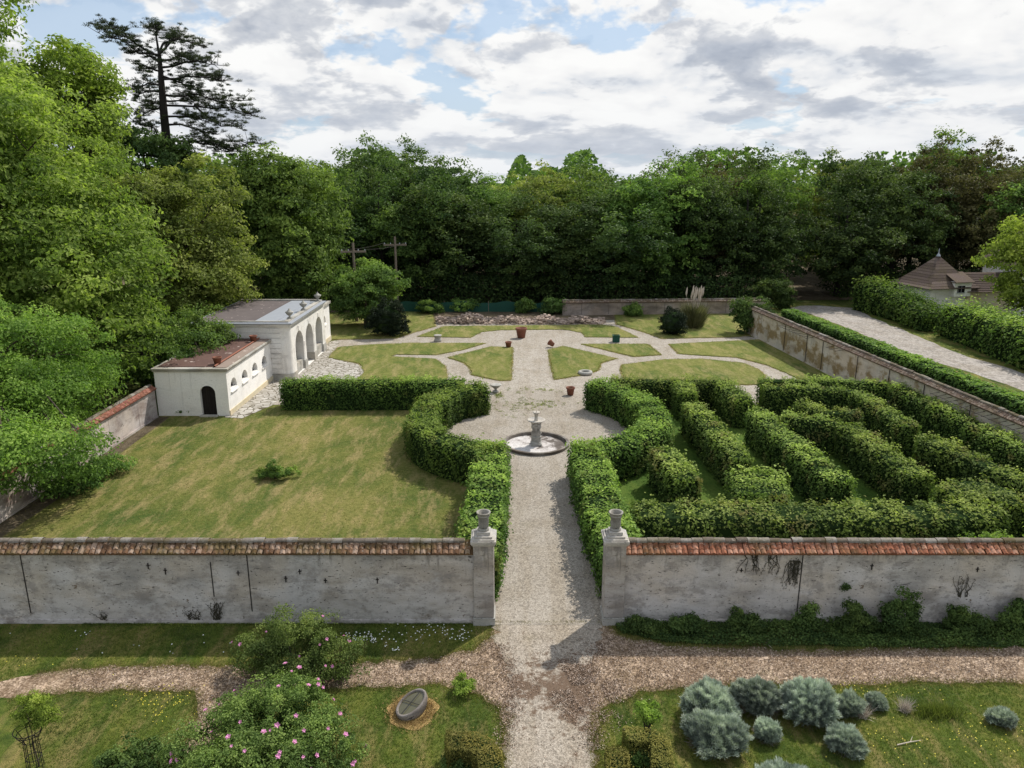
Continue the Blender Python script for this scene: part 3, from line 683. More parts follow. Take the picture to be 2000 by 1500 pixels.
m = MB(); m.box(LX0 + .32, LX1 - TH - .35, LY0 + TH + .5, LY1 - .1, .02, LH - .1); P(m.build('interior', M['dark_void'], low))
m = MB(); m.box(LX0 - .06, LX1 + .09, LY0 - .08, LY1, LH, LH + .1); m.box(LX0 - .1, LX1 + .14, LY0 - .13, LY1, LH + .1, LH + .2); P(m.build('cornice', M['stone'], low, bevel=.02))
m = MB(); m.box(LX0 + .15, LX1 - .75, LY0 + .25, LY1, LH + .2, LH + .235); P(m.build('roof', M['roof_red'], low))
m = MB(); m.box(LX1 - .62, LX1 + .02, LY0 + .1, LY1, LH + .2, LH + .225); P(m.build('roof_border', M['roof_beige'], low))
m = MB(); m.tube([[LX1 - .68, LY0 + .15, LH + .27], [LX1 - .68, LY1, LH + .27]], .055, 8, .8); P(m.build('roof_kerb', M['terracotta'], low))
m = MB(); m.box(LX1 - .0, LX1 + .05, LY0 - .02, LY1, -.1, .32); P(m.build('plinth', M['cream'], low))
for y in wins:
    wf_ = MB(); wf_.box(LX1 - .29, LX1 - .24, y - .48, y + .48, 1.43, 1.47); wf_.box(LX1 - .29, LX1 - .25, y - .015, y + .015, 1.47, 1.98)
    wo = P(wf_.build('window', M['iron'], low))
    q = MB(); q.box(LX1 - .33, LX1 - .295, y - .52, y + .52, 1.4, 2.03); q.build('glass', M['dark_void'], wo)
    q = MB(); q.box(LX1 - .02, LX1 + .09, y - .55, y + .55, 1.23, 1.31); q.build('sill', M['whitewash'], wo, bevel=.01)
dx = LX0 + (LX1 - LX0 - 1.15)
m = MB()
for q in range(6): m.box(dx - .42 + q * .14 + .006, dx - .42 + (q + 1) * .14 - .006, LY0 + .2, LY0 + .24, 0, 1.78, .2 + .1 * (q % 3))
P(m.build('door', M['door_wood'], low))
m = MB(); m.box(dx - .5, dx + .5, LY0 - .25, LY0 + .02, -.05, .08); P(m.build('step', M['stone'], low))

# tall block
TX0, TX1, TY0, TY1, TZ = -21.2, -14.7, 49.2, 58.6, 3.6
tall = thing('garden_pavilion', 'tall pale stone pavilion with three arches and urns along its flat roof', 'building', (TX0, TY0, 0))
def Q(o): o.matrix_parent_inverse = Matrix.Translation((-TX0, -TY0, 0)); return o
CR = .45
aw = 2.0; ay = [51.35, 54.0, 56.75]
holes = [arch_pts(a - TY0 - CR, aw, .05, 1.95) for a in ay]
Q(panel('wall', TY1 - TY0 - CR, TZ, holes, .55, M['limestone'], tall, MFX(TX1 - .275, TY0 + CR)))
m = MB(); m.box(TX0, TX1 - CR, TY0, TY0 + .4, -.1, TZ)
an = np.linspace(-PI / 2, 0, 9); cxr, cyr = TX1 - CR, TY0 + CR
v = [[cxr + CR * math.cos(a), cyr + CR * math.sin(a), z] for z in (-.1, TZ) for a in an]; m.add(v, [[i, i + 1, 10 + i, 9 + i] for i in range(8)], .5, 0, True)
Q(m.build('wall', M['limestone'], tall))
m = MB(); nb = 9
for i in range(nb):
    z0 = .47 + i * .345; m.box(TX0, TX1 - CR - .15, TY0 - .045, TY0 + .01, z0, z0 + .295, .5)
Q(m.build('stone_courses', M['limestone'], tall, bevel=.006))
m = MB(); m.box(TX0, TX1 - CR, TY0 - .05, TY0 + .02, -.1, .42); m.box(TX1 - .02, TX1 + .05, TY0 + CR, ay[0] - aw / 2, -.1, .42)
v = [[cxr + (CR + .05) * math.cos(a), cyr + (CR + .05) * math.sin(a), z] for z in (-.1, .42) for a in an]; m.add(v, [[i, i + 1, 10 + i, 9 + i] for i in range(8)], .5, 0, True)
Q(m.build('plinth', M['stone'], tall))
for a0, a1 in ((ay[0] + aw / 2, ay[1] - aw / 2), (ay[1] + aw / 2, ay[2] - aw / 2), (ay[2] + aw / 2, TY1)):
    q = MB(); q.box(TX1 - .6, TX1 + .05, a0 - .01, a1 + .01, -.1, .62); Q(q.build('pier_base', M['stone'], tall))
for a in (ay[0], ay[2]):
    m = MB(); m.box(TX1 - .45, TX1 - .1, a - aw / 2, a + aw / 2, -.1, .75); Q(m.build('arch_parapet', M['stone'], tall))
for a in ay:   # keystones and impost lines
    m = MB(); m.box(TX1 - .01, TX1 + .035, a - .11, a + .11, 3.0, 3.3); Q(m.build('keystone', M['limestone'], tall, bevel=.01))
for (a0, a1) in ((ay[0] + aw / 2 + .12, ay[1] - aw / 2 - .12), (ay[1] + aw / 2 + .12, ay[2] - aw / 2 - .12)):
    m = MB(); m.box(TX1 - .005, TX1 + .02, a0, a1, .64, 2.0); Q(m.build('pilaster', M['limestone'], tall, bevel=.01))
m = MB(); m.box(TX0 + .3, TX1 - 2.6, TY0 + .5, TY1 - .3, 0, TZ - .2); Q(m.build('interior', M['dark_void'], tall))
m = MB(); m.box(TX1 - 2.6, TX1 - .6, TY1 - .4, TY1 - .3, 0, TZ - .2); Q(m.build('inner_wall', M['limestone'], tall))
m = MB(); m.box(TX1 - 2.6, TX1, TY0 + .5, TY1 - .05, TZ - .15, TZ - .01); Q(m.build('ceiling', M['limestone'], tall))
for (z0, z1, e, mt) in ((TZ, TZ + .12, .06, 'limestone'), (TZ + .12, TZ + .22, .16, 'limestone'), (TZ + .22, TZ + .30, .24, 'zinc')):
    m = MB(); m.box(TX0, TX1 + e, TY0 - e, TY1, z0, z1); Q(m.build('cornice', M[mt], tall, bevel=.015))
m = MB(); m.box(TX0 + .2, TX1 - .05, TY0 + .1, TY0 + .3, TZ + .30, TZ + .38); m.box(TX1 - .35, TX1 - .05, TY0 + .3, TY1 - .1, TZ + .30, TZ + .40); m.box(TX0 + .2, TX1 - .35, TY1 - .3, TY1 - .1, TZ + .30, TZ + .44)
Q(m.build('roof_parapet', M['stone'], tall))
m = MB(); m.box(TX0 + .2, TX1 - 2.35, TY0 + .3, TY1 - .3, TZ + .30, TZ + .33); Q(m.build('roof', M['roof_grey'], tall))
m = MB(); m.box(TX1 - 2.35, TX1 - .9, TY0 + .3, TY1 - .3, TZ + .30, TZ + .35); Q(m.build('roof_flashing', M['zinc'], tall))
# annex beyond
EX1, EY1 = -15.2, 62.4
ann = thing('garden_pavilion', 'small white end annex beyond the three arches, with one half-round window', 'building', (-20, TY1, 0))
def A(o): o.matrix_parent_inverse = Matrix.Translation((20, -TY1, 0)); return o
A(panel('wall', EY1 - TY1, 3.1, [arch_pts(2.0, .82, 1.75, 1.95)], .3, M['whitewash'], ann, MFX(EX1 - .15, TY1 + .002)))
m = MB(); m.box(-20, EX1 - .31, EY1 - .3, EY1, -.1, 3.1); m.box(-20, -19.7, TY1 + .01, EY1 - .3, -.1, 3.1); A(m.build('wall', M['whitewash'], ann))
m = MB(); m.box(-20.1, EX1 + .15, TY1 + .01, EY1 + .12, 3.1, 3.3); A(m.build('cornice', M['stone'], ann, bevel=.02))
m = MB(); m.box(-19.9, EX1 - .1, TY1 + .2, EY1 - .1, 3.3, 3.33); A(m.build('roof', M['roof_grey'], ann))
m = MB(); m.box(EX1 - .27, EX1 - .24, TY1 + 1.6, TY1 + 2.4, 1.75, 2.4); A(m.build('glass', M['dark_void'], ann))
m = MB(); m.box(EX1 - .02, EX1 + .1, TY1 + 1.5, TY1 + 2.5, 1.56, 1.65); A(m.build('sill', M['whitewash'], ann))
m = MB(); m.box(EX1 - .0, EX1 + .05, TY1 + .02, EY1, -.1, .4); A(m.build('plinth', M['cream'], ann))
# urns & pots on the roofs
up = [(0, 0), (.16, 0), (.16, .05), (.07, .09), (.07, .13), (.2, .24), (.3, .36), (.33, .42), (.33, .47), (.2, .49), (.16, .56), (.09, .63), (.04, .68), (.05, .72), (0, .76)]
for i, (yy, lb) in enumerate(((TY0 + 1.0, 'lidded stone urn nearest the corner on the pavilion roof edge'), (TY0 + 4.5, 'lidded stone urn in the middle of the pavilion roof edge'), (TY0 + 8.6, 'lidded stone urn farthest along the pavilion roof edge'))):
    m = MB(); m.box(-.2, .2, -.2, .2, 0, .08); m.lathe([(r, z + .08) for r, z in up], 28); o = m.build('urn', M['stone'], None, (TX1 - .2, yy, TZ + .40)); o.scale = (.82, .82, .85); tag(o, lb, 'urn', 'lidded urns on the pavilion roof')
def pot_mesh(r, h, mt='terracotta', name='flower_pot', soil=True):
    m = MB(); p = [(0, 0), (r * .68, 0), (r * .92, h * .78), (r * 1.0, h * .79), (r * 1.04, h * .84), (r * 1.04, h * .97), (r * 1.0, h), (r * .9, h), (r * .86, h * .8), (0, h * .78)]
    m.lathe(p, 28, smooth=True); m.lathe([(r * .87, h * .82), (0, h * .83)], 20, mat=1); return m.build(name, [M[mt], M['core']])
for (x, y, lb, r, h) in ((LX1 - .75, LY0 + .85, 'square-shouldered terracotta pot at the near end of the low red roof', .25, .42), (LX1 - .72, LY1 - 1.0, 'terracotta pot at the far end of the low red roof, against the tall block', .24, .42)):
    o = pot_mesh(r, h); o.location = (x, y, LH + .235); tag(o, lb, 'pot', 'terracotta pots on the low roof')

# ================================================================= HEDGES
def catmull(P, step=.5):
    P = np.array(P, float)
    if len(P) == 2:
        n = max(2, int(np.linalg.norm(P[1] - P[0]) / step)); return P[0] + (P[1] - P[0]) * np.linspace(0, 1, n)[:, None]
    Q = np.vstack([2 * P[0] - P[1], P, 2 * P[-1] - P[-2]]); out = []
    for i in range(1, len(Q) - 2):
        n = max(2, int(np.linalg.norm(Q[i + 1] - Q[i]) / step))
        for t in np.arange(n) / n:
            out.append(.5 * ((2 * Q[i]) + (-Q[i - 1] + Q[i + 1]) * t + (2 * Q[i - 1] - 5 * Q[i] + 4 * Q[i + 1] - Q[i + 2]) * t * t + (-Q[i - 1] + 3 * Q[i] - 3 * Q[i + 1] + Q[i + 2]) * t ** 3))
    out.append(P[-1]); return np.array(out)
def hedge(label, pts, w, h, leafm, seed, dens=230, leaf=.118, rough=.13, name='hedge', group=None, shoots=.25, loc_z=0, aspect=.6, taper=1.0):
    rng = np.random.default_rng(seed); C = catmull(pts); org = C.mean(0)
    C = C - org; d = np.gradient(C, axis=0); d /= np.linalg.norm(d, axis=1)[:, None]; nr = np.stack([-d[:, 1], d[:, 0]], -1)
    sl_ = np.r_[0, np.cumsum(np.linalg.norm(np.diff(C, axis=0), axis=1))]; L = sl_[-1]
    ph = rng.uniform(0, 6.28, 8)
    def prof(s, u):   # u in 0..1 around section: left base -> top -> right base ; returns lateral offset, z, normal
        a = np.interp(u, [0, .36, .44, .56, .64, 1], [0, 1, 2, 3, 4, 5])
        hw = w / 2 * (1 + .07 * np.sin(s * 1.7 + ph[0]) + .05 * np.sin(s * 3.9 + ph[1])); hh = h * (1 + (taper - 1) * s / L) * (1 + .045 * np.sin(s * 1.3 + ph[2]) + .03 * np.sin(s * 4.3 + ph[3]) + .025 * np.sin(s * 7.9 + ph[4]))
        y = np.interp(a, [0, 1, 2, 3, 4, 5], [-.97, -1.02, -.86, .86, 1.02, .97]) * hw
        z = np.interp(a, [0, 1, 2, 3, 4, 5], [0, .86, 1, 1, .86, 0]) * hh
        ny = np.interp(a, [0, 1, 1.6, 2.2, 2.8, 3.4, 4, 5], [-1, -.9, -.5, 0, 0, .5, .9, 1]); nz = np.sqrt(np.maximum(0, 1 - ny ** 2)) + .12
        return y, z, ny, nz
    def at(s, y):
        cx = np.interp(s, sl_, C[:, 0]); cy = np.interp(s, sl_, C[:, 1]); nx = np.interp(s, sl_, nr[:, 0]); ny = np.interp(s, sl_, nr[:, 1]); q = np.hypot(nx, ny); return cx + nx / q * y, cy + ny / q * y, nx / q, ny / q
    per = w + 2 * h; n = int(L * per * dens)
    s = rng.uniform(0, L, n)
    # arc-length uniform sampling of section
    ul = np.interp(rng.random(n), [0, h / per * .9, h / per, 1 - h / per, 1 - h / per * .9, 1], [0, .36, .44, .56, .64, 1])
    y, z, ny, nz = prof(s, ul)
    lump = .5 + .25 * np.sin(s * 5.1 + z * 4 + ph[5]) + .25 * np.sin(s * 9.7 - y * 6 + z * 7 + ph[6])
    off = rng.normal(size=n) * rough * .55 - .06 + (lump - .5) * rough * 1.3
    sh = rng.random(n) < shoots * .12; off = off + sh * rng.uniform(.02, .2, n)
    x_, y_, nx_, ny_ = at(s, y + ny * off)
    Pn = np.stack([x_, y_, np.maximum(.02, z + nz * off)], -1)
    N = np.stack([nx_ * ny, ny_ * ny, nz], -1) + np.array([0, 0, .35]) + rng.normal(size=(n, 3)) * .5
    t = np.clip(.08 + .5 * np.clip(z / h, 0, 1.1) ** 5 + rng.normal(size=n) * .15 + lump * .2 + sh * .2, 0, 1)  # tops lightened, side faces darkened: sunlight and shade put into leaf tint
    LL = leaf * rng.uniform(.5, 1.45, n)
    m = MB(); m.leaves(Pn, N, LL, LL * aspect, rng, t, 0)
    # ends
    for e, sg in ((0, -1), (-1, 1)):
        k = int(w * h * dens); yy = rng.uniform(-.92, .92, k) * w / 2; zz = rng.uniform(0, 1, k) ** .9 * h * .98 * (taper if e else 1); rr = rng.normal(size=k) * rough * .6 + .02 - .15 * (np.abs(yy) / (w / 2)) ** 4
        cz = C[e]; dd = d[e] * sg; nn = nr[e]
        Pq = np.stack([cz[0] + nn[0] * yy + dd[0] * rr, cz[1] + nn[1] * yy + dd[1] * rr, zz], -1)
        m.leaves(Pq, np.array([dd[0], dd[1], .3]) + rng.normal(size=(k, 3)) * .5, leaf, leaf * aspect, rng, np.clip(.17 + .4 * (zz / h) ** 4 + rng.normal(size=k) * .15, 0, 1), 0)  # end leaves carry the same painted-in light tops
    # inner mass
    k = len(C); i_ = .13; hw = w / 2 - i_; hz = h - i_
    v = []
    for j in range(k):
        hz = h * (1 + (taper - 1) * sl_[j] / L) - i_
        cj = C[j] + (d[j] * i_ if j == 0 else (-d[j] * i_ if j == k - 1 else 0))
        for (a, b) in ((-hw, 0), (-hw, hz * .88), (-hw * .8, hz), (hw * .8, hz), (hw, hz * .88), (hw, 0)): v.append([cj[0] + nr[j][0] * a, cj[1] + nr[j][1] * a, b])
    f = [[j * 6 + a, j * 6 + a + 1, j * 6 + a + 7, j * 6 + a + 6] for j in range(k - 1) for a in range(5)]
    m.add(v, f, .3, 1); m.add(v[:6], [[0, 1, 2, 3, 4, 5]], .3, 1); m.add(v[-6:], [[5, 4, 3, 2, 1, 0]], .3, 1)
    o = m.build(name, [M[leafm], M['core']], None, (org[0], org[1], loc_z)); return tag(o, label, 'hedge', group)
HH = 1.7
def HP(*p): return [U(a, b, HH) for a, b in p]
hedge('straight clipped hedge closing the back of the left lawn', HP((552, 741), (700, 741), (850, 741), (905, 741)), 1.5, HH, 'leaf_hedge', 31)
hedge('curved hedge wrapping the left side of the fountain court', HP((944, 748), (884, 760), (838, 785), (824, 812), (834, 836), (872, 853), (922, 866), (958, 877)), 1.6, HH, 'leaf_hedge', 32)
hedge('straight hedge lining the left side of the gravel walk behind the gate', [(-1.12, 21.6), (-1.02, 25), (-.95, 28), (-.92, 31.0), (-.95, 32.2)], 1.5, HH, 'leaf_hedge', 33)
hedge('curved hedge wrapping the right side of the fountain court', HP((1158, 741), (1215, 757), (1262, 785), (1281, 811), (1266, 836), (1222, 853), (1172, 866), (1142, 877)), 1.6, HH, 'leaf_hedge', 34)
hedge('straight hedge lining the right side of the gravel walk behind the gate', [(3.6, 21.6), (3.42, 25), (3.35, 28), (3.3, 31.0), (3.35, 32.2)], 1.55, HH, 'leaf_hedge', 35)
MZ = 'rows of the hedge maze'
maze = [
 ('long front hedge of the maze, behind the orange tiled wall', ((1240, 990), (1400, 993), (1600, 995), (1800, 995), (1940, 985)), 1.8, HH),
 ('back maze hedge next to the fountain court, running right from the round curve', ((1195, 738), (1300, 740), (1425, 741)), 1.4, HH),
 ('back maze hedge that starts right of the small gap by the arc path', ((1485, 739), (1620, 740), (1735, 744)), 1.3, HH),
 ('outer maze hedge running forward beside the ochre wall', ((1755, 749), (1850, 795), (1950, 845), (2090, 915)), 1.5, HH),
 ('short block of maze hedge jutting forward beside the round curve', ((1335, 745), (1342, 765)), 1.5, HH),
 ('stubby maze hedge slanting forward from the back row at the gap', ((1415, 745), (1455, 778)), 1.6, HH),
 ('free-standing narrow maze hedge nearest the fountain court, long', ((1350, 785), (1400, 838), (1450, 893)), 1.4, HH),
 ('short maze hedge row ending near the front, just right of the court curve', ((1290, 872), (1345, 932)), 1.5, HH),
 ('square tuft of maze hedge joined to the front row', ((1478, 915), (1492, 960)), 2.2, HH * .97),
 ('long straight maze hedge running forward in the middle of the maze', ((1478, 800), (1560, 868), (1645, 935)), 1.5, HH),
 ('cross piece of maze hedge linking the two long middle rows', ((1525, 808), (1590, 815), (1640, 820)), 1.2, HH),
 ('long maze hedge forward from the end of the cross piece', ((1655, 824), (1730, 878), (1800, 928)), 1.5, HH),
 ('second row of the maze from the back, bending forward on the right', ((1490, 752), (1600, 756), (1665, 760), (1710, 785), (1782, 828)), 1.25, HH),
 ('low bent inner maze hedge below the second back row', ((1565, 781), (1610, 796), (1680, 797)), 1.3, HH * .95),
 ('maze hedge with a browned dry end, near the right edge', ((1805, 852), (1880, 880), (1960, 915), (2080, 965)), 1.5, HH),
 ('hooked corner hedge at the right end of the front maze row', ((1868, 962), (1908, 944), (1950, 953), (1968, 980)), 1.7, HH),
]
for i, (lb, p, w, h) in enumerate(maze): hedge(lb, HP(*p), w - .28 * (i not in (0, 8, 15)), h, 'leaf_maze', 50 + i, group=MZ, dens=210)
bh0, bh1 = np.array(U(1540, 603, 1.1)), np.array(U(2000, 779, 1.1)); bd = bh1 - bh0
hedge('low neatly clipped hedge between the ochre wall and the drive', [bh0, bh0 + bd * .5, bh1 + bd * .25], 1.5, 1.1, 'leaf_mid', 80, dens=70, leaf=.2, rough=.05, shoots=0)
hedge('tall shaggy hedge beyond the drive, far stretch before the cottage', [U(1690, 604, 0), U(1760, 622, 0), U(1830, 648, 0)], 3.2, 3.0, 'leaf_hedge', 81, taper=.52, dens=60, leaf=.26, rough=.45, shoots=1.5)
hedge('tall shaggy hedge beyond the drive, near stretch at the right edge', [U(1870, 655, 0), U(1960, 690, 0), U(2100, 745, 0)], 3.4, 2.6, 'leaf_hedge', 82, dens=60, leaf=.25, rough=.45, shoots=1.5)

# foreground box hedges (bottom edge)
def BP(h, *p): return [U(a, b, h) for a, b in p]
hedge('clipped yellow-green box hedge with a corner at the bottom, left of the walk', BP(.75, (872, 1440), (925, 1440), (955, 1468), (975, 1570)), .72, .75, 'leaf_box', 90, dens=1500, leaf=.045, rough=.03, shoots=.3, name='box_hedge')
hedge('clipped yellow-green box hedge arm beside the walk at the bottom, right', BP(.75, (1205, 1455), (1212, 1570)), .55, .75, 'leaf_box', 91, dens=1500, leaf=.045, rough=.03, shoots=.3, name='box_hedge')
hedge('clipped yellow-green box hedge arm at the bottom, turning away from the walk', BP(.75, (1222, 1432), (1280, 1428), (1292, 1450), (1296, 1500), (1300, 1600)), .55, .75, 'leaf_box', 92, dens=1500, leaf=.045, rough=.03, shoots=.3, name='box_hedge')

# ================================================================= FOUNTAIN
FX, FY = 1.22, 36.3
ft = thing('fountain', 'pale stone fountain figure carrying a bowl in a round dry basin', 'fountain', (FX, FY, 0))
m = MB(); R0 = 1.72
m.lathe([(R0, -.1), (R0, .14), (R0 + .04, .15), (R0 + .04, .21), (R0 - .1, .21), (R0 - .1, -.25)], 72, smooth=False); m.build('basin_rim', M['rim'], ft)
m = MB(); m.lathe([(R0 - .09, .024), (0, .03)], 48); m.build('basin_floor', M['basin_floor'], ft)
m = MB(); m.box(-.3, .3, -.3, .3, .05, .16); m.lathe([(.3, .16), (.3, .2), (.27, .24), (.26, .5), (.28, .54), (.26, .58), (.2, .6)], 24); m.build('pedestal', M['stone'], ft, bevel=.01)
m = MB(); rng = np.random.default_rng(4)
m.lathe([(.2, .58), (.22, .7), (.24, .82), (.2, .95), (.17, 1.05), (.2, 1.15), (.22, 1.22), (.17, 1.3), (.1, 1.36), (.1, 1.42)], 24, flute=(4, .06, .6, 1.25))
for s_ in (-1, 1):
    m.tube([[s_ * .16, -.05, .62], [s_ * .2, -.12, .8], [s_ * .13, -.1, .98], [s_ * .19, -.02, 1.12], [s_ * .2, 0, 1.26], [s_ * .24, 0, 1.4]], [.08, .09, .07, .075, .055, .045], 8)
m.tube([[0, -.16, .62], [.02, -.2, .85], [-.02, -.17, 1.05], [0, -.14, 1.18]], [.07, .08, .07, .09], 8)
m.build('figure', M['stone_pale'], ft)
m = MB(); m.lathe([(.08, 1.38), (.2, 1.42), (.42, 1.5), (.48, 1.54), (.48, 1.58), (.43, 1.58), (.3, 1.53), (0, 1.5)], 36); m.build('bowl', M['stone_pale'], ft)
m = MB(); m.lathe([(.12, 1.5), (.1, 1.6), (.085, 1.75), (.1, 1.9), (.17, 1.98), (.19, 2.0), (.19, 2.04), (.12, 2.04), (0, 2.0)], 24); m.tube([[0, 0, 2.0], [0, 0, 2.1]], [.03, .015], 6); m.build('upper_cup', M['stone_pale'], ft)
FS = .86
ft.scale = (.95, .95, FS)

# ================================================================= POTS in the garden
def place(o, px, py, lb, cat='pot', grp=None):
    x, y = U(px, py); o.location = (x, y, .03); return tag(o, lb, cat, grp)
place(pot_mesh(.47, .85), 1018, 660, 'large dark red terracotta tub standing on the parterre gravel')
place(pot_mesh(.26, .46), 993, 679, 'small terracotta pot at the far left corner of the central walk')
o = pot_mesh(.24, .45); place(o, 1081, 679, 'fallen terracotta pot lying at the far right corner of the central walk'); o.rotation_euler = (0, R(62), R(150)); o.location.z = .22
place(pot_mesh(.27, .5), 1114, 772, 'pale orange terracotta pot beside the right curved hedge', 'pot')
m = MB(); m.box(-.27, .27, -.27, .27, 0, .5); m.box(-.3, .3, -.3, .3, .5, .56); m.box(-.22, .22, -.22, .22, .56, .565, 0, 1)
place(m.build('planter', [M['net'], M['core']], bevel=.01), 1203, 668, 'square dark green planter on the right cross path', 'planter')
m = MB(); m.lathe([(0, 0), (.3, 0), (.32, .1), (.25, .2), (.28, .42), (.33, .46), (.33, .52), (.24, .52), (0, .4)], 24)
place(m.build('planter', M['stone']), 855, 667, 'grey stone planter drum on the left cross path', 'planter')
m = MB(); m.lathe([(.28, .0), (.46, .0), (.52, .1), (.46, .2), (.3, .2), (.27, .1), (.28, 0)], 32); m.lathe([(.28, .04), (0, .05)], 20, mat=1)
place(m.build('stone_ring', [M['stone'], M['core']]), 1143, 731, 'round grey stone ring planter on the ground behind the right curved hedge', 'planter')
m = MB(); m.lathe([(0, 0), (.2, 0), (.2, .06), (.08, .12), (.09, .2), (.28, .36), (.36, .44), (.36, .48), (.28, .48), (0, .38)], 28)
place(m.build('urn', M['stone']), 968, 766, 'low grey stone urn at the end of the left curved hedge', 'urn')

# ================================================================= BACK OF THE GARDEN
rng = np.random.default_rng(11); m = MB()
for i in range(1500):
    px = rng.uniform(852, 1180); py = rng.uniform(624, 634); x, y = U(px, py); hgt = .35 + .3 * max(0, math.sin(px * .05)) * (px < 940) + .15 * math.sin(px * .09)
    z = rng.uniform(0, max(.08, hgt)); s_ = rng.uniform(.06, .2); q = Matrix.Translation((x, y, z)) @ Matrix.Rotation(rng.uniform(0, 6), 4, 'Z') @ Matrix.Rotation(rng.normal() * .6, 4, 'X')
    m.box(-s_, s_, -s_ * .6, s_ * .6, -s_ * .3, s_ * .3, rng.random(), 0, q)
M['rubble'] = plain('rubble', (.36, .28, .23), .95, nsc=3, var=.5)
tag(m.build('rubble', M['rubble']), 'long low heap of broken tiles and stones across the back of the garden', 'rubble', kind='stuff')
n0 = thing('net_fence', 'low dark green netting fence at the forest edge behind the rubble', 'fence', (U(778, 614)[0], 76.2, 0))
w_ = U(1085, 614)[0] - U(778, 614)[0]
m = MB(); k = 40
xs = np.linspace(0, w_, k); zt = 1.0 + .1 * np.sin(xs * 1.3) + .05 * np.sin(xs * 3.1); yy = .06 * np.sin(xs * 2.2)
v = [[x, y, z] for x, y, z in zip(xs, yy, zt * 0)] + [[x, y, z] for x, y, z in zip(xs, yy, zt)]; m.add(v, [[i, i + 1, k + i + 1, k + i] for i in range(k - 1)]); m.build('netting', M['net'], n0)
for i in range(8):
    m = MB(); m.tube([[i * w_ / 7, .05, -.1], [i * w_ / 7, .05, 1.15]], .03, 6); m.build('post', M['wood'], n0)

def bush(name, label, px, py, r, h, leafm, seed, n=60, per=90, leaf=.1, lobes=None, clump=(.2, .45), cat='shrub', group=None, zmin=.02, upbias=.5, ball=False, xy=None):
    x, y = xy if xy else U(px, py); rng = np.random.default_rng(seed); t = thing(name, label, cat, (x, y, 0), 0, group)
    lobes = lobes or [(0, 0, h * .5, r, r, h * .5)]
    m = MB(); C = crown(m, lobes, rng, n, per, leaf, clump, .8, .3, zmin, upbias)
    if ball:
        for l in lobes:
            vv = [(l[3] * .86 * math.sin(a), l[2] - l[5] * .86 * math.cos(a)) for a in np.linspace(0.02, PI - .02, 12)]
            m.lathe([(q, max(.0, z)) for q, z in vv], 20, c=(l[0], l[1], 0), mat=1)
    m.build('foliage', [M[leafm], M['core']], t)
    s = MB()
    for i in range(7):
        T = C[rng.integers(len(C))]; s.tube([[rng.normal() * .05, rng.normal() * .05, 0], T * [.4, .4, .6], T * .95], [.03 * h / 1.5 + .006, .02, .006], 5)
    s.build('stems', M['twig'], t); return t
# dark round topiary balls
bush('topiary_ball', 'larger dark clipped yew ball on the back left grass', 757, 655, 1.42, 2.75, 'leaf_topiary', 101, 160, 90, .17, clump=(.3, .5), ball=True, group='dark clipped yew balls')
bush('topiary_ball', 'smaller dark clipped yew ball beside the pampas grass', 1313, 653, 1.08, 2.1, 'leaf_topiary', 102, 120, 90, .15, clump=(.25, .45), ball=True, group='dark clipped yew balls')
# pampas
x, y = U(1353, 640); t = thing('pampas_grass', 'tall pampas grass clump with cream plumes in front of the back wall', 'ornamental grass', (x, y, 0)); rng = np.random.default_rng(3)
m = MB(); k = 2600; a = rng.uniform(0, 2 * PI, k); D = np.stack([np.cos(a), np.sin(a), rng.uniform(.8, 3, k)], -1); P0 = np.stack([np.cos(a), np.sin(a), 0 * a], -1) * rng.uniform(0, .85, k)[:, None]
P0[:, 2] = rng.uniform(0, 1.3, k); m.blades(P0, rng.uniform(.7, 1.5, k), .06, 0, rng, rng.random(k), D=D); m.build('leaves', M['leaf_pampas'], t)
for i in range(14):
    m = MB(); a = rng.uniform(0, 6.28); e = np.array([math.cos(a) * rng.uniform(.2, .95), math.sin(a) * .4, rng.uniform(2.4, 3.1)]); m.tube([[0, 0, .5], e * [.5, .5, .6], e], [.02, .015, .01], 4)
    m.tube([e, e + [0, 0, .25], e + [.03, 0, .6], e + [.05, 0, .8]], [.03, .085, .06, .01], 6); m.build('plume', M['plume'], t)
# climbers on the right corner
bush('climbing_shrub', 'dark climber heaped over the far corner of the ochre wall', 1462, 652, 1.3, 2.9, 'leaf_ivy', 110, 130, 80, .2, lobes=[(0, 0, 1.5, 1.3, 1.0, 1.6), (1.2, .5, 1.0, 1.2, .8, 1.1), (-.6, .8, 2.2, .9, .7, .8)], clump=(.35, .7))
bush('climbing_shrub', 'ivy spilling over the wall coping beyond the far right corner', 1500, 606, 2, 2.8, 'leaf_ivy', 111, 110, 70, .22, lobes=[(0, 0, 2.1, 1.9, .7, .7), (1.5, .5, 1.4, 1.3, 1, 1.4)], clump=(.35, .7))
bush('climbing_shrub', 'thin climber hanging on the ochre wall just past the corner', 1495, 652, .6, 2.1, 'leaf_ivy', 112, 40, 60, .16, lobes=[(0, 0, 1.4, .8, .45, .8), (.5, -.9, .7, .6, .5, .7)], clump=(.2, .5))
bush('climbing_shrub', 'grey-green ivy on the broken left end of the back wall', 1082, 614, 1.2, 1.6, 'leaf_ivy', 113, 60, 60, .18, clump=(.3, .6))
for i, (px, py, r, h, lb) in enumerate([(835, 606, 1.6, 1.3, 'pale weedy bush on the netting fence, left end'), (908, 603, 1.4, 1.2, 'pale weedy bush over the netting fence, middle'), (1023, 606, 1.0, 1.3, 'slim weedy bush by the netting fence, right end'), (1235, 612, .9, 1.1, 'small dark weedy bush against the back wall')]):
    bush('weedy_shrub', lb, px, py + 6, r, h, 'leaf_mid', 120 + i, 50, 60, .18, clump=(.25, .5))

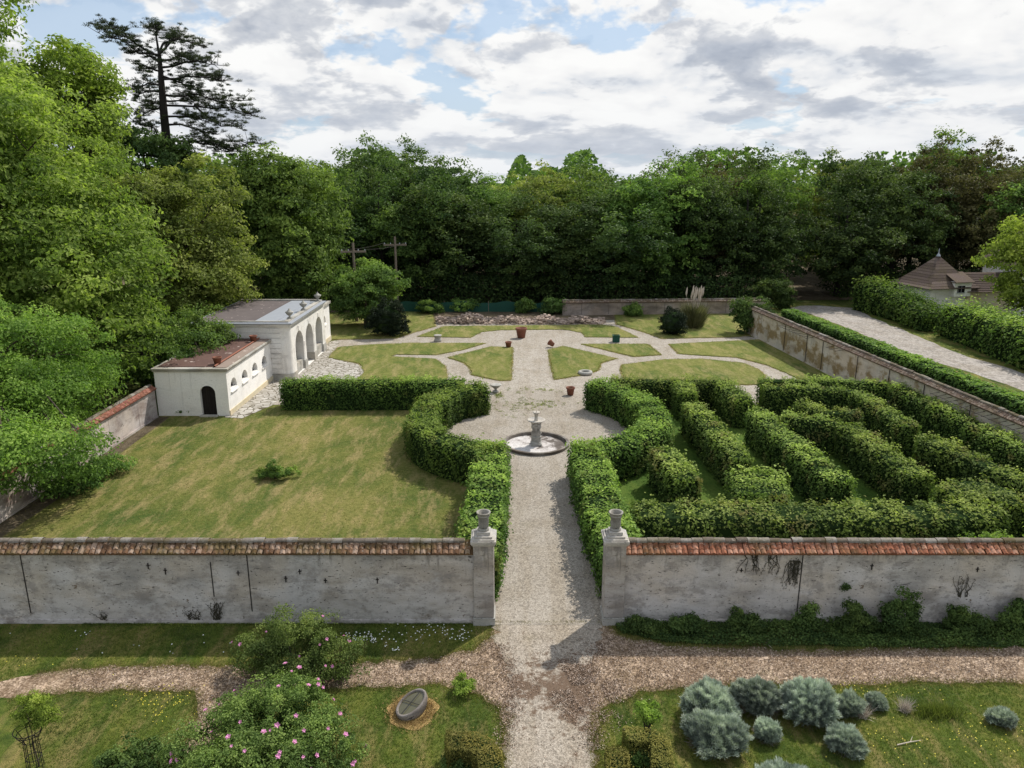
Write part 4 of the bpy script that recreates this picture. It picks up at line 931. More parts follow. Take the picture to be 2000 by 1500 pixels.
# lawn bush
bush('shrub', 'small fresh green shrub growing alone in the left lawn', 540, 935, .75, .75, 'leaf_hedge', 130, 70, 80, .09, lobes=[(.15, 0, .22, .8, .55, .3), (-.5, .1, .15, .5, .4, .2), (-.2, 0, .6, .2, .2, .35)], clump=(.1, .2), ball=False)
bush('shrub', 'pale green weeds just behind the left front wall', 120, 1075, 1.2, .6, 'leaf_bright', 131, 40, 60, .1, lobes=[(0, 0, .35, 1.3, .4, .5)], clump=(.15, .3), xy=(-13.6, 21.6))
bush('shrub', 'pale green bush behind the front wall at the right edge of the maze', 0, 0, 1.2, 2, 'leaf_bright', 132, 120, 70, .11, lobes=[(0, 0, 1.35, 1.9, .55, .8), (2.2, 0, 1.5, 1.6, .5, .9)], clump=(.2, .4), xy=(15.4, 21.9))
# obelisk trellises
def obelisk(label, x, y, h, r, name='plant_support'):
    t = thing(name, label, 'plant support', (x, y, 0)); 
    for i in range(4):
        a = i * PI / 2 + .4; m = MB(); m.tube([[r * math.cos(a), r * math.sin(a), 0], [.03 * math.cos(a), .03 * math.sin(a), h * .93], [-.12 * math.cos(a), -.12 * math.sin(a), h]], .014, 5); m.build('rod', M['iron'], t)
    m = MB(); m.lathe([(r * .45, h * .5), (r * .45, h * .5 + .02)], 16); m.build('ring', M['iron'], t); return t
x, y = U(362, 806); obelisk('wire tripod plant support by the dark arched door', x, y, 1.35, .5)
bush('weedy_shrub', 'low weeds at the foot of the wire tripod', 362, 808, .9, .35, 'leaf_mid', 134, 40, 60, .09, lobes=[(0, 0, .15, .9, .4, .25)], clump=(.12, .25))

# ================================================================= TREES
def ash(name, label, x, y, lobes, leafm, seed, nclump, per, leaf, **k):
    return make_tree(name, label, (x, y, 0), lobes, leafm, seed, nclump, per, leaf, **k)
ash('broadleaf_tree', 'nearest ash-like tree overhanging the old left wall with drooping low boughs', -24.3, 34.6,
    [(.6, 0, 4.8, 3.9, 4.2, 2.9), (-2.5, -3, 5.2, 4, 3.5, 3.2), (2.4, -1.5, 3.3, 2.5, 2.6, 1.9), (1.6, -5.0, 2.6, 2.8, 2.4, 1.9), (3.4, -3.2, 1.9, 1.7, 1.9, 1.4), (2.2, 2.6, 3.0, 1.8, 2.2, 1.8), (5.9, -5.4, 2.5, 1.7, 2.0, 1.2), (4.8, -7.2, 2.9, 1.7, 1.8, 1.2)], 'leaf_ash', 201, 640, 150, .155, clump=(.5, 1.1), trunk_r=.3, trunk_h=6, nl=26, zmin=.5, droop=.3, bright=-.1)
ash('broadleaf_tree', 'huge bright green ash-like tree filling the left edge of the view', -31, 46,
    [(0, 0, 10.5, 9.2, 8.5, 8.3), (5.5, -2, 6.5, 5.2, 5.5, 5.2), (-4, -6, 11, 7, 6, 7.5), (1, -3, 15.2, 5, 5, 4)], 'leaf_ash', 202, 1250, 100, .3, clump=(.8, 1.7), trunk_r=.55, trunk_h=15, nl=26, zmin=.6, droop=.25, bright=.12)
ash('broadleaf_tree', 'tall airy tree rising out of the top left corner', -38, 56,
    [(0, 0, 19, 6, 5, 6.5), (2, 0, 25, 3.5, 4, 4), (-3, 0, 26, 4, 4, 4)], 'leaf_bright', 203, 270, 90, .34, clump=(.7, 1.5), trunk_r=.4, trunk_h=26, nl=40, start=None) if False else \
ash('broadleaf_tree', 'tall airy tree rising out of the top left corner', -38, 56,
    [(0, 0, 18, 6, 5, 6.5), (1.5, 0, 25, 3.2, 3.5, 4), (-4, 0, 26, 4, 4, 4.5)], 'leaf_bright', 203, 300, 85, .33, clump=(.7, 1.5), trunk_r=.4, trunk_h=25, nl=40)
ash('broadleaf_tree', 'light green tree with open branches standing left of the tall pine', -35, 63,
    [(0, 0, 15.5, 5, 5, 6), (1, 0, 19.5, 3.4, 3.6, 3.6)], 'leaf_bright', 204, 330, 95, .34, clump=(.8, 1.6), trunk_r=.38, trunk_h=21, nl=34)
ash('broadleaf_tree', 'yellow-green flowering tree behind the low red roofed outbuilding', -25.5, 59,
    [(0, 0, 8, 5.2, 5, 6.2), (2.2, -2.5, 5, 3.6, 4, 4.2), (-2, 0, 10.5, 3.5, 3.5, 3.5)], 'leaf_yellow', 205, 620, 95, .3, clump=(.6, 1.3), trunk_r=.35, trunk_h=12, nl=22, zmin=.5)
ash('broadleaf_tree', 'large rounded mid green tree standing behind the tall stone pavilion', -22, 73,
    [(0, 0, 8, 6.2, 6, 7.2), (2.4, -1, 4.6, 3.2, 3, 4), (-1, 0, 12, 4, 4, 3.2)], 'leaf_mid', 206, 620, 90, .36, clump=(.8, 1.5), trunk_r=.4, trunk_h=13, nl=20, bright=.15)
ash('broadleaf_tree', 'dark bushy tree under the boughs of the tall pine', -36, 74,
    [(0, 0, 12, 5.5, 5, 7)], 'leaf_dark', 207, 380, 80, .4, clump=(.8, 1.5), trunk_r=.3, nl=10)
ash('small_tree', 'low rounded bushy tree beside the far end of the pavilion', -13.5, 69,
    [(0, 0, 2.9, 3.1, 2.6, 2.9), (1, 0, 4, 2, 2, 1.6)], 'leaf_mid', 208, 260, 95, .24, clump=(.45, .9), trunk_r=.2, trunk_h=4, nl=10, zmin=.1, bright=.1)
ash('small_tree', 'shadowed thicket tree tucked between the low outbuilding and the left trees', -23.8, 47.5,
    [(0, 0, 2.6, 3.2, 5, 2.6), (1.5, 3.5, 2.6, 2.6, 3, 2.2), (4.3, -1.0, 3.3, 1.7, 3.6, .9)], 'leaf_mid', 209, 300, 80, .2, clump=(.5, 1), trunk_r=.2, trunk_h=4, nl=8, zmin=.1)
ash('small_tree', 'leafy branches hanging against the side of the tall stone block', -19.6, 47.9,
    [(-.8, -.2, 3.5, 1.5, 1.1, 1.0), (.7, 0, 3.3, 1.1, .8, .7)], 'leaf_mid', 210, 90, 70, .18, clump=(.35, .7), trunk_r=.08, trunk_h=3, nl=8, zmin=3.0)
ash('broadleaf_tree', 'bright lime green tree at the right edge in front of the white house', 46.5, 66,
    [(0, 0, 5.5, 4.2, 4, 4.6), (3, 0, 8, 3.5, 3, 3)], 'leaf_bright', 211, 420, 95, .3, clump=(.6, 1.2), trunk_r=.3, trunk_h=8, nl=16, zmin=.3, bright=.2)
bush('shrub', 'sprawling bramble at the foot of the old left wall under the drooping boughs', 90, 975, 1.3, 1.5, 'leaf_mid', 212, 110, 80, .13, lobes=[(0, 0, .6, 1.0, 1.3, .8), (.5, 2.0, .4, .7, .9, .5)], clump=(.2, .45), xy=(-18.9, 30.2))

# tall pine
PX, PY = UY(337, 600, 75)[0], 75
t = thing('pine_tree', 'tall dark flat-topped pine towering above the trees on the left', 'tree', (PX, PY, 0)); rng = np.random.default_rng(77)
def Z(zx, zy, Y=75): p = UY(zx / 2.857, zy / 2.857, Y); return np.array([p[0] - PX, p[1] - PY, p[2]])
tb = MB(); nb_ = MB()
tb.tube([[0, 0, -.1], [0, 0, 5], Z(940, 880), Z(915, 640), Z(900, 450), Z(890, 310)], [.6, .5, .42, .36, .27, .16], 10)
LIMB = [[(890, 310), (760, 240), (640, 170), (500, 130)], [(890, 310), (800, 290), (700, 230), (600, 200)], [(890, 310), (860, 200), (830, 140), (760, 135)], [(890, 310), (960, 230), (1050, 225), (1170, 270)], [(890, 320), (900, 200), (940, 180)],
        [(895, 380), (1000, 370), (1150, 370), (1290, 385)], [(895, 350), (1000, 310), (1080, 330)], [(900, 440), (1050, 430), (1200, 440), (1300, 460)], [(905, 530), (1030, 530), (1200, 550), (1370, 560)], [(910, 590), (1090, 590), (1250, 600), (1400, 640)],
        [(1090, 590), (1130, 640), (1230, 690), (1340, 720)], [(920, 655), (1060, 660), (1200, 690)], [(925, 690), (1050, 700), (1180, 745)], [(950, 840), (1130, 795), (1290, 830), (1460, 800)], [(950, 850), (1060, 800), (1200, 810), (1330, 850)], [(950, 850), (1050, 870), (1100, 890)],
        [(895, 340), (820, 300), (730, 295)], [(895, 400), (820, 370), (700, 375)], [(900, 470), (820, 480), (730, 500)], [(905, 510), (830, 510), (780, 555)], [(905, 600), (860, 620), (790, 660)], [(925, 860), (800, 870), (690, 900)], [(900, 430), (1000, 470), (1080, 500)], [(905, 560), (990, 560), (1040, 545)], [(905, 560), (820, 560), (740, 570)], [(925, 800), (860, 730), (800, 700)]]
for li, lm in enumerate(LIMB):
    dy = rng.uniform(-2.6, 2.6); pts = [Z(*p) for p in lm]; pts = [p + np.array([0, dy * (i / (len(pts) - 1)), 0]) for i, p in enumerate(pts)]
    pc = []
    for a, b in zip(pts[:-1], pts[1:]):
        for q in (0, .5): pc.append(a + (b - a) * q + rng.normal(size=3) * .08)
    pc.append(pts[-1]); k = len(pc); pc = [p + rng.normal(size=3) * [.1, .2, .14] if 0 < i < k - 1 else p for i, p in enumerate(pc)]; tb.tube(pc, np.linspace(.12, .02, k), 6)
    L = sum(np.linalg.norm(np.array(b) - a) for a, b in zip(pc[:-1], pc[1:])); nt = int(8 + L * 8)
    for j in range(nt):
        s_ = rng.uniform(.32, 1.0) * (k - 1); i0 = min(int(s_), k - 2); c0 = pc[i0] + (pc[i0 + 1] - pc[i0]) * (s_ - i0); c1 = c0 + rng.normal(size=3) * np.array([.55, .8, .32]) + [0, 0, .24]
        tb.tube([c0, c1], [.03, .012], 4); rad = rng.uniform(.22, .46); q = 46; d = unit(q, rng); d[:, 2] = np.abs(d[:, 2]) * .8; Pp = c1 + d * rad * rng.uniform(.3, 1, q)[:, None] * [1, 1, .8]
        nb_.leaves(Pp, rng.normal(size=(q, 3)) + d * .5, rng.uniform(.16, .34, q), .042, rng, np.clip(rng.random(q) * .6 + .3 * (d[:, 2] > .4), 0, 1), T=d + rng.normal(size=(q, 3)) * .4)
tb.build('trunk', M['bark_dark'], t); nb_.build('crown', M['leaf_pine'], t)

# ---- forest edge: three ranks of individual trees sharing a few crowns
FOREST = []
def forest_proto(i, leafm, seed, R_=5.2, H=15, low=1.2):
    rng = np.random.default_rng(seed); lobes = [(0, 0, H * .52, R_, R_ * .9, H * .47)] + [(rng.normal() * R_ * .4, rng.normal() * R_ * .4, rng.uniform(.35, .8) * H, R_ * rng.uniform(.45, .7), R_ * rng.uniform(.45, .7), H * rng.uniform(.14, .22)) for _ in range(6)]
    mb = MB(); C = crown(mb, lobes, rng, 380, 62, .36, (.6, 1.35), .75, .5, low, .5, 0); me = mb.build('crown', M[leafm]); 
    tb = MB(); limbs(tb, (0, 0, -.1), (0, 0, H * .85), C, rng, .32, 12); tr = tb.build('trunk', M['bark_dark'])
    return me, tr
kinds = ['leaf_dark', 'leaf_dark', 'leaf_mid', 'leaf_mid', 'leaf_brown', 'leaf_yellow']
PR = []
for i, k in enumerate(kinds): PR.append(forest_proto(i, k, 300 + i, H=15, low=.6 if k != 'leaf_brown' else 2))
used = [False] * len(PR)
def forest_tree(x, y, sc, k, rz, label, rank):
    t = thing('forest_tree', label, 'tree', (x, y, 0), rz, 'trees of the forest edge, ' + rank); t.scale = sc
    for src in PR[k]:
        if not used[k]: o = src
        else: o = src.copy(); col.objects.link(o)
        o.parent = t
    used[k] = True
MARK = [(660, 'the far end of the pavilion'), (745, 'the larger yew ball'), (830, 'the stone planter drum'), (915, 'the left half of the rubble heap'), (1000, 'the large terracotta tub'), (1090, 'the left end of the back wall'), (1180, 'the square green planter'), (1270, 'the smaller yew ball'),
        (1365, 'the pampas grass'), (1460, 'the climber on the wall corner'), (1640, 'the far bend of the drive'), (1740, 'the far stretch of tall hedge'), (1830, 'the pointed cottage roof'), (1930, 'the cottage wing'), (2020, 'the white house at the right edge')]
TOP = [(450, 305), (520, 300), (600, 325), (650, 335), (700, 290), (760, 286), (820, 300), (880, 302), (940, 340), (1000, 338), (1100, 320), (1180, 345), (1250, 303), (1320, 292), (1400, 318), (1450, 300), (1500, 316), (1560, 290), (1620, 290), (1680, 282), (1750, 275), (1820, 250), (1900, 262), (1950, 300), (2000, 282), (2100, 280)]
rng = np.random.default_rng(55)
desc = ['dark green', 'deep green', 'mid green', 'soft green', 'brownish budding', 'yellow-green']
def fy(px, base): # forest edge bends back where the drive enters and comes forward right
    return base + (7 if 1500 < px < 1600 else 0)
for ri, (base, dpx, hsc, rank, word) in enumerate(((84, 0, .86, 'front rank', 'front rank'), (93, 40, .98, 'second rank', 'second rank'), (104, -20, 1.07, 'back rank', 'back rank'))):
    for j, (px, mk) in enumerate(MARK):
        qx = px + dpx + rng.normal() * 8; Y = base + rng.uniform(-2, 2) + (4 if px > 1600 else 0)
        if ri == 0 and px in (1830, 1930): Y += 3
        ty = np.interp(qx, [a for a, b in TOP], [b for a, b in TOP]); X = UY(qx, 500, Y)[0]; H = UY(qx, ty, Y)[2]
        if ri == 0: H *= rng.uniform(.78, .97)
        elif ri == 1: H *= rng.uniform(.9, 1.05)
        else: H *= rng.uniform(.93, 1.03)
        k = [[0, 1, 2, 0, 1, 0, 1, 3, 0, 1, 1, 0, 4, 4, 2][j], [1, 0, 0, 2, 5, 3, 0, 1, 4, 3, 0, 4, 4, 4, 3][j], [3, 0, 1, 0, 5, 5, 1, 4, 3, 4, 5, 0, 2, 4, 0][j]][ri]
        sw = rng.uniform(.92, 1.15)
        forest_tree(X, Y, (sw, sw, H / 15.6), k, rng.uniform(0, 6.28), '%s tree in the forest %s, beyond %s' % (desc[k], word, mk), rank)
# left stretch of the forest behind the pine
for j, (px, Y, ty, k, lb) in enumerate([(250, 88, 330, 0, 'dark forest tree glimpsed left of the pine trunk'), (400, 86, 345, 1, 'dark forest tree glimpsed right of the pine trunk'), (455, 92, 315, 2, 'forest tree top behind the yellow-green tree'), (600, 88, 320, 3, 'forest tree filling the gap right of the rounded tree by the pavilion'), (120, 90, 300, 1, 'dark forest tree behind the open branched tree')]):
    X, _, H = UY(px, ty, Y); forest_tree(X, Y, (1.2, 1.1, H / 15.6), k, j * 1.3, lb, 'left stretch')
# undergrowth along the forest foot and the far wood behind
m = MB(); rng = np.random.default_rng(9); k = 30000
X = rng.uniform(-34, 75, k); zz = rng.random(k) ** 1.5 * 3.2; Yv = 79.5 + (X > 30) * 6 + rng.uniform(0, 3.5, k) + np.sin(X * .5) * .8; gap = (X > 29) & (X < 37)
Pp = np.stack([X, Yv, zz], -1)[~gap]; m.leaves(Pp, rng.normal(size=(len(Pp), 3)) + [0, -.3, .8], rng.uniform(.2, .45, len(Pp)), .22, rng, np.clip(rng.normal(size=len(Pp)) * .2 + .3, 0, 1))
tag(m.build('undergrowth', M['leaf_dark']), 'dark tangled undergrowth along the foot of the forest', 'undergrowth', kind='stuff')
m = MB(); k = 60000; rng = np.random.default_rng(10); X = rng.uniform(-170, 170, k); Yv = rng.uniform(112, 150, k); top = 13 + 2.2 * np.sin(X * .21) + 1.6 * np.sin(X * .57 + 1) + 1.0 * np.sin(X * 1.3)
zz = top * (1 - rng.random(k) ** 2.2 * .9) * (1 + (Yv - 112) * .001)
m.leaves(np.stack([X, Yv, zz], -1), rng.normal(size=(k, 3)) * .6 + [0, -.2, .9], rng.uniform(.7, 1.4, k), .8, rng, np.clip(rng.normal(size=k) * .2 + .45, 0, 1))
tag(m.build('distant_woodland', M['leaf_mid']), 'distant woodland canopy closing the horizon behind the forest edge', 'woodland', kind='stuff')

# ================================================================= COTTAGE & HOUSE, right
cx, cy, _ = UY(1824, 560, 77)
ct = thing('cottage', 'small cottage with a pointed brown tile roof and metal finial beyond the tall hedge', 'house', (cx, cy, .35), R(12))
m = MB(); m.box(-2.3, 2.3, -2.3, 2.3, -.5, 2.35); m.build('wall', M['whitewash'], ct)
def pyramid(mb, hw, z0, zt, flare=.5, n=10):
    rows = 12
    for sgn in range(4):
        Rm = Matrix.Rotation(sgn * PI / 2, 3, 'Z')
        for r in range(rows):
            a, b = r / rows, (r + 1) / rows
            wa, wb = hw * (1 - a) + .12 * (1 - a) ** 6, hw * (1 - b) + .12 * (1 - b) ** 6 + .02; za = z0 + (zt - z0) * (a ** 1.08) + .03; zb = z0 + (zt - z0) * (b ** 1.08)
            v = [Rm @ Vector(p) for p in ((-wa, -wa, za), (wa, -wa, za), (wb, -wb, zb), (-wb, -wb, zb), (-wa, -wa, za - .05), (wa, -wa, za - .05))]
            mb.add([list(p) for p in v], [[0, 1, 2, 3], [4, 5, 1, 0]], rng.random())
m = MB(); pyramid(m, 2.75, 2.3, 5.3); rf = m.build('roof', M['roof_brown'], ct)
m = MB(); m.lathe([(.22, 5.2), (.12, 5.4), (.05, 5.5), (.04, 5.9), (0, 6.0)], 12); m.build('finial', M['zinc'], ct)
m = MB(); m.box(.0, 1.9, -2.75, -1.2, 1.5, 2.95); dm = m.build('dormer', M['whitewash'], ct)
m = MB(); m.box(.35, 1.15, -2.79, -2.74, 1.9, 2.55); m.build('window', M['dark_void'], ct)
m = MB(); m.box(.4, .42, -2.81, -2.78, 1.9, 2.55); m.box(.74, .77, -2.81, -2.78, 1.9, 2.55); m.box(.3, 1.2, -2.82, -2.78, 1.84, 1.9); m.build('window_frame', M['zinc'], ct)
m = MB(); m.add([[-.15, -3.0, 2.93], [2.05, -3.0, 2.93], [2.05, -1.2, 3.75], [-.15, -1.2, 3.75]], [[0, 1, 2, 3]]); m.box(-.15, 2.05, -3.0, -1.3, 2.88, 2.93); m.build('dormer_roof', M['roof_brown'], ct)
ct2 = thing('cottage_wing', 'cream walled cottage wing with long brown tiled roof and round window', 'house', (cx + 1.9, cy - .5, .3), R(4))
m = MB(); m.box(.3, 7.0, -1.6, 2.6, -.5, 2.0); m.build('wall', M['cream'], ct2)
m = MB(); m.add([[.0, -2.0, 1.95], [7.4, -2.0, 1.95], [7.4, .6, 3.6], [0, .6, 3.6], [7.4, 3, 1.9], [0, 3, 1.9]], [[0, 1, 2, 3], [3, 2, 4, 5]])
for i in range(11):
    a = i / 11; m.box(0, 7.4, -2.0 + 2.6 * a - .03, -2.0 + 2.6 * a + .05, 1.955 + 1.65 * a, 1.985 + 1.65 * a, rng.random())
m.build('roof', M['roof_brown'], ct2)
m = MB(); m.lathe([(.26, 0), (.24, .05), (0, .05)], 20); o = m.build('round_window', M['dark_void'], ct2); o.rotation_euler = (PI / 2, 0, 0); o.location = (4.6, -1.6, 1.3)
hx = UY(2020, 560, 74)[0]
hs = thing('white_house', 'tall white gabled house mostly hidden by the lime green tree at the right edge', 'house', (hx, 74, 0))
m = MB(); m.box(-1.0, 7, 0, 7, -.1, 5.0); m.add([[-1, 0, 5], [7, 0, 5], [3, 0, 8.2], [-1, 7, 5], [7, 7, 5], [3, 7, 8.2]], [[0, 1, 2], [4, 3, 5]]); m.build('wall', M['whitewash'], hs)
m = MB(); m.add([[-1.4, -.4, 4.75], [3, -.4, 8.3], [3, 7.4, 8.3], [-1.4, 7.4, 4.75], [7.4, -.4, 4.75], [7.4, 7.4, 4.75]], [[0, 1, 2, 3], [1, 4, 5, 2]]); m.build('roof', M['roof_brown'], hs)
m = MB(); m.box(1, 2, -.03, .01, 2.6, 4); m.build('window', M['dark_void'], hs)

# utility poles
def upole(label, px, top_y, Y, bars=1):
    X, _, H = UY(px, top_y, Y); t = thing('utility_pole', label, 'utility pole', (X, Y, 0), R(8), None)
    m = MB(); m.tube([[0, 0, -.2], [0, 0, H]], [.15, .11], 8); m.build('pole', M['wood'], t)
    m = MB(); m.box(-1.15, 1.15, -.07, .07, H - .9, H - .74); m.build('crossarm', M['wood'], t)
    for q in (-1.05, -.45, .45, 1.05):
        m = MB(); m.lathe([(.04, H - .78), (.06, H - .7), (.03, H - .62), (0, H - .6)], 8, c=(q, 0, 0)); m.build('insulator', M['zinc'], t)
    return X, H
a_ = upole('taller wooden utility pole with crossarm before the forest', 771, 462, 77)
b_ = upole('shorter wooden utility pole above the small bushy tree', 689, 474, 70.8)
m = MB()
for q in (-1.05, 1.05):
    A0 = np.array([b_[0] + q, 70.8, b_[1] - .6]); B0 = np.array([a_[0] + q, 77, a_[1] - .6]); m.tube([A0 + (B0 - A0) * s_ - [0, 0, .5 * 4 * s_ * (1 - s_) * .4] for s_ in np.linspace(0, 1, 9)], .015, 4)
tag(m.build('power_line', M['iron']), 'thin overhead wires strung between the two utility poles', 'cable')

# ================================================================= FOREGROUND PLANTS
def rose(label, x, y, lobes, seed, n, nf):
    lobes = [tuple(np.array(l) * (.92, .92, .95, .92, .92, .95)) for l in lobes]
    rng = np.random.default_rng(seed); t = thing('rose_bush', label, 'rose bush', (x, y, 0), 0, None)
    m = MB(); C = crown(m, lobes, rng, n, 95, .06, (.12, .34), .8, .5, .03, .5, 0, aspect=.62); m.build('foliage', M['leaf_rose'], t)
    s = MB()
    for i in range(26):
        T = C[rng.integers(len(C))]; b = T * [.35, .35, 0]; s.tube([b, (b + T) / 2 + [0, 0, .12], T], [.014, .01, .005], 5)
    s.build('stems', M['twig'], t)
    fm = MB(); k = 5
    for ring, (rr, tilt, sz) in enumerate(((.028, .9, .05), (.014, .4, .035))):
        for i in range(k):
            a = i * 2 * PI / k + ring * .6; c = np.array([math.cos(a) * rr, math.sin(a) * rr, .008 + ring * .012]); N = np.array([[math.cos(a) * -.5, math.sin(a) * -.5, 1 * tilt + .3]])
            fm.leaves(c[None], N, sz, sz * .95, rng, np.array([.4 + .3 * ring]), T=np.array([[math.cos(a), math.sin(a), .2]]))
    fo = fm.build('flower', M['pink'], t); first = True
    pal = [(M['pink'])]
    cnt = 0
    wts = np.array([l[3] * l[4] for l in lobes]); wts /= wts.sum(); done = 0
    while done < nf:
        l = np.array(lobes[rng.choice(len(lobes), p=wts)]); dv = unit(1, rng)[0]; dv[2] = abs(dv[2]); dv[1] = dv[1] - .25; dv /= np.linalg.norm(dv)
        p = l[:3] + dv * l[3:6] * 1.07 + dv * .1
        if p[2] < .25 or any((((p - np.array(q[:3])) / (np.array(q[3:6]) + .08)) ** 2).sum() < 1 for q in lobes): continue
        o = fo if first else fo.copy()
        if not first: col.objects.link(o)
        first = False; done += 1
        o.location = tuple(p); o.rotation_euler = Vector(dv + [0, -.3, .3]).to_track_quat('Z', 'Y').to_euler(); s_ = rng.uniform(.7, 1.4); o.scale = (s_,) * 3
rose('big pink flowered rose bush spreading at the bottom left of the gravel walk', -5.5, 14.9, [(0, 0, .75, 1.5, 1.2, .8), (-1.4, -.3, .55, .9, .8, .6), (1.2, -.6, .5, 1.0, .9, .55), (.1, 1.0, .8, .9, .7, .75), (-.3, -1.3, .7, 1.6, .8, .7), (-.9, .7, .6, .6, .5, .55)], 401, 560, 48)
rose('upper pink flowered rose bush growing across the bark path near the left wall', -5.9, 18.1, [(.3, .1, .95, .95, .8, .75), (-1.0, -.1, .6, .8, .7, .6), (1.25, -.3, .5, .75, .6, .5), (.2, -.8, .4, 1.0, .6, .45)], 402, 280, 13)

M['deadwood'] = plain('deadwood', (.24, .2, .16), .95)
def silver(label, px, py, r, h, seed, lean=0., name='lavender_bush'):
    x, y = U(px, py); rng = np.random.default_rng(seed); t = tag(MBS(seed, r, h).build(name, [M['leaf_silver'], M['core'], M['deadwood']], None, (x, y, 0)), label, 'shrub', 'grey-green mounds beside the bark path')
def MBS(seed, r, h):
    rng = np.random.default_rng(seed); m = MB(); k = int(26000 * (r / .55) ** 1.6); d = unit(k, rng); d[:, 2] = np.abs(d[:, 2]) * 1.05 - .12; d /= np.linalg.norm(d, axis=1)[:, None]
    ln = LobeNoise(rng, 22, .1); l2 = LobeNoise(rng, 30, .3); lum = l2(d * 5); rr = (ln(d) * (.8 + .2 * lum))[:, None] * rng.uniform(.78, 1.04, k)[:, None]
    P_ = d * rr * [r, r, h * .6] + [0, 0, h * .33]; P_[:, 2] = np.maximum(P_[:, 2], .01)
    D = d * .8 + [0, 0, .6] + rng.normal(size=(k, 3)) * .3
    q = int(k * .12); dq = unit(q, rng); dq[:, 2] = np.abs(dq[:, 2]) * .8; m.blades(dq * rng.uniform(.45, .95, q)[:, None] * [r, r, h * .7] + [0, 0, .03], rng.uniform(.06, .18, q), .012, 0, rng, rng.random(q), mat=2, D=dq + [0, 0, .3])
    m.blades(P_, rng.uniform(.05, .11, k), .02, 0, rng, np.clip(.2 + .35 * d[:, 2] + rng.normal(size=k) * .14 + (lum - 1) * .9, 0, 1), D=D)
    m.lathe([(r * .62 * math.sin(a), max(0, h * .3 - h * .42 * math.cos(a))) for a in np.linspace(.02, PI - .02, 12)], 24, mat=1); return m
for i, (px, py, r, h, lb) in enumerate([
    (1393, 1452, .66, .75, 'big round grey-green lavender mound nearest the bottom of the cluster'), (1385, 1395, .6, .8, 'grey-green lavender mound behind the big round one, at the left of the cluster'),
    (1478, 1385, .55, .85, 'ragged half bare lavender mound between the two big ones'), (1578, 1400, .62, .95, 'tallest domed lavender mound in the middle of the cluster'),
    (1497, 1442, .34, .45, 'small scruffy lavender tuft in front of the ragged mound'), (1655, 1392, .34, .5, 'small grey lavender mound right of the tallest one'),
    (1648, 1462, .42, .5, 'leaning lavender mound standing apart at the lower right of the cluster'), (1712, 1380, .24, .32, 'tiny grey lavender tuft at the right end of the cluster'),
    (1955, 1412, .3, .35, 'lone dark grey-green tuft near the right edge'), (1530, 1562, .7, .6, 'grey-green mound cut by the bottom edge below the cluster')]):
    silver(lb, px, py, r * (1.0 if i < 4 else .92), h * .95, 500 + i)
rng = np.random.default_rng(2)
for (px, py, lb) in ((1685, 1398, 'dry straw tussock between the small lavender mounds'), (1768, 1388, 'dry straw tussock right of the lavender cluster')):
    x, y = U(px, py); m = MB(); k = 220; m.blades(np.stack([rng.normal(size=k) * .06, rng.normal(size=k) * .06, 0 * np.ones(k)], -1), rng.uniform(.2, .45, k), .014, .7, rng, rng.random(k)); tag(m.build('grass_tussock', M['plume'], None, (x, y, 0)), lb, 'grass tussock')
x, y = U(1830, 1395); m = MB(); k = 900; m.blades(np.stack([rng.normal(size=k) * .3, rng.normal(size=k) * .12, 0 * np.ones(k)], -1), rng.uniform(.15, .4, k), .018, .5, rng, rng.random(k)); tag(m.build('grass_tussock', M['grass_green'], None, (x, y, 0)), 'long green grass tussock in the right foreground lawn', 'grass tussock')

# plants at the foot of the right front wall
wall_shrubs = [(1245, 1212, .45, .35, 'low leafy plant at the foot of the right gate pillar wall'), (1330, 1214, .5, .45, 'leafy plant against the right front wall, first past the pillar'), (1440, 1216, .6, .6, 'bushy plant against the right front wall, left of the dead vine'), (1555, 1212, .38, .75, 'narrow upright plant growing by the vertical joint of the right wall'),
               (1655, 1215, .5, .85, 'upright leafy shrub left of the tallest wall shrub'), (1742, 1218, .72, 1.2, 'tallest dark leafy shrub against the right front wall'), (1860, 1216, .65, .7, 'wide low shrub right of the tallest wall shrub'), (1955, 1210, .6, .95, 'dark leafy shrub at the right end of the front wall'), (2040, 1214, .6, .8, 'leafy shrub cut by the right edge of the view')]
for i, (px, py, r, h, lb) in enumerate(wall_shrubs):
    x, _ = U(px, py); bush('wall_shrub', lb, 0, 0, r, h, 'leaf_ivy', 600 + i, int(40 + 42 * h), 70, .085, lobes=[(0, 0, h * .4, r * .85, r * .5, h * .42), (r * (.35 if i % 2 else -.3), 0, h * .85, r * .42, r * .35, h * .34), (r * (-.5 if i % 2 else .55), -.1, h * .5, r * .4, r * .4, h * .32)], clump=(.08, .26), xy=(x, 19.85), group='leafy shrubs along the right front wall')
gc = [U(*p) for p in [(1195, 1216), (1215, 1238), (1300, 1256), (1450, 1264), (1600, 1262), (1800, 1268), (2000, 1264), (2250, 1264), (2250, 1200), (1195, 1205)]]
rng = np.random.default_rng(21); P2 = rand_in(gc, 40000, rng); m = MB(); k = len(P2); dens_ = .5 + .5 * np.sin(P2[:, 0] * 2.1) * np.sin(P2[:, 1] * 3 + P2[:, 0])
z = rng.random(k) ** .8 * (.05 + .2 * dens_ ** 1.5) * np.clip((P2[:, 1] - 18.3) * .9, .15, 1); m.leaves(np.c_[P2, z + .01], rng.normal(size=(k, 3)) * .5 + [0, 0, 1], rng.uniform(.04, .1, k), .05, rng, np.clip(rng.normal(size=k) * .28 + .35 + .3 * dens_, 0, 1))
tag(m.build('ground_cover', M['leaf_ivy']), 'dark leafy ground cover along the foot of the right front wall', 'ground cover', kind='stuff')

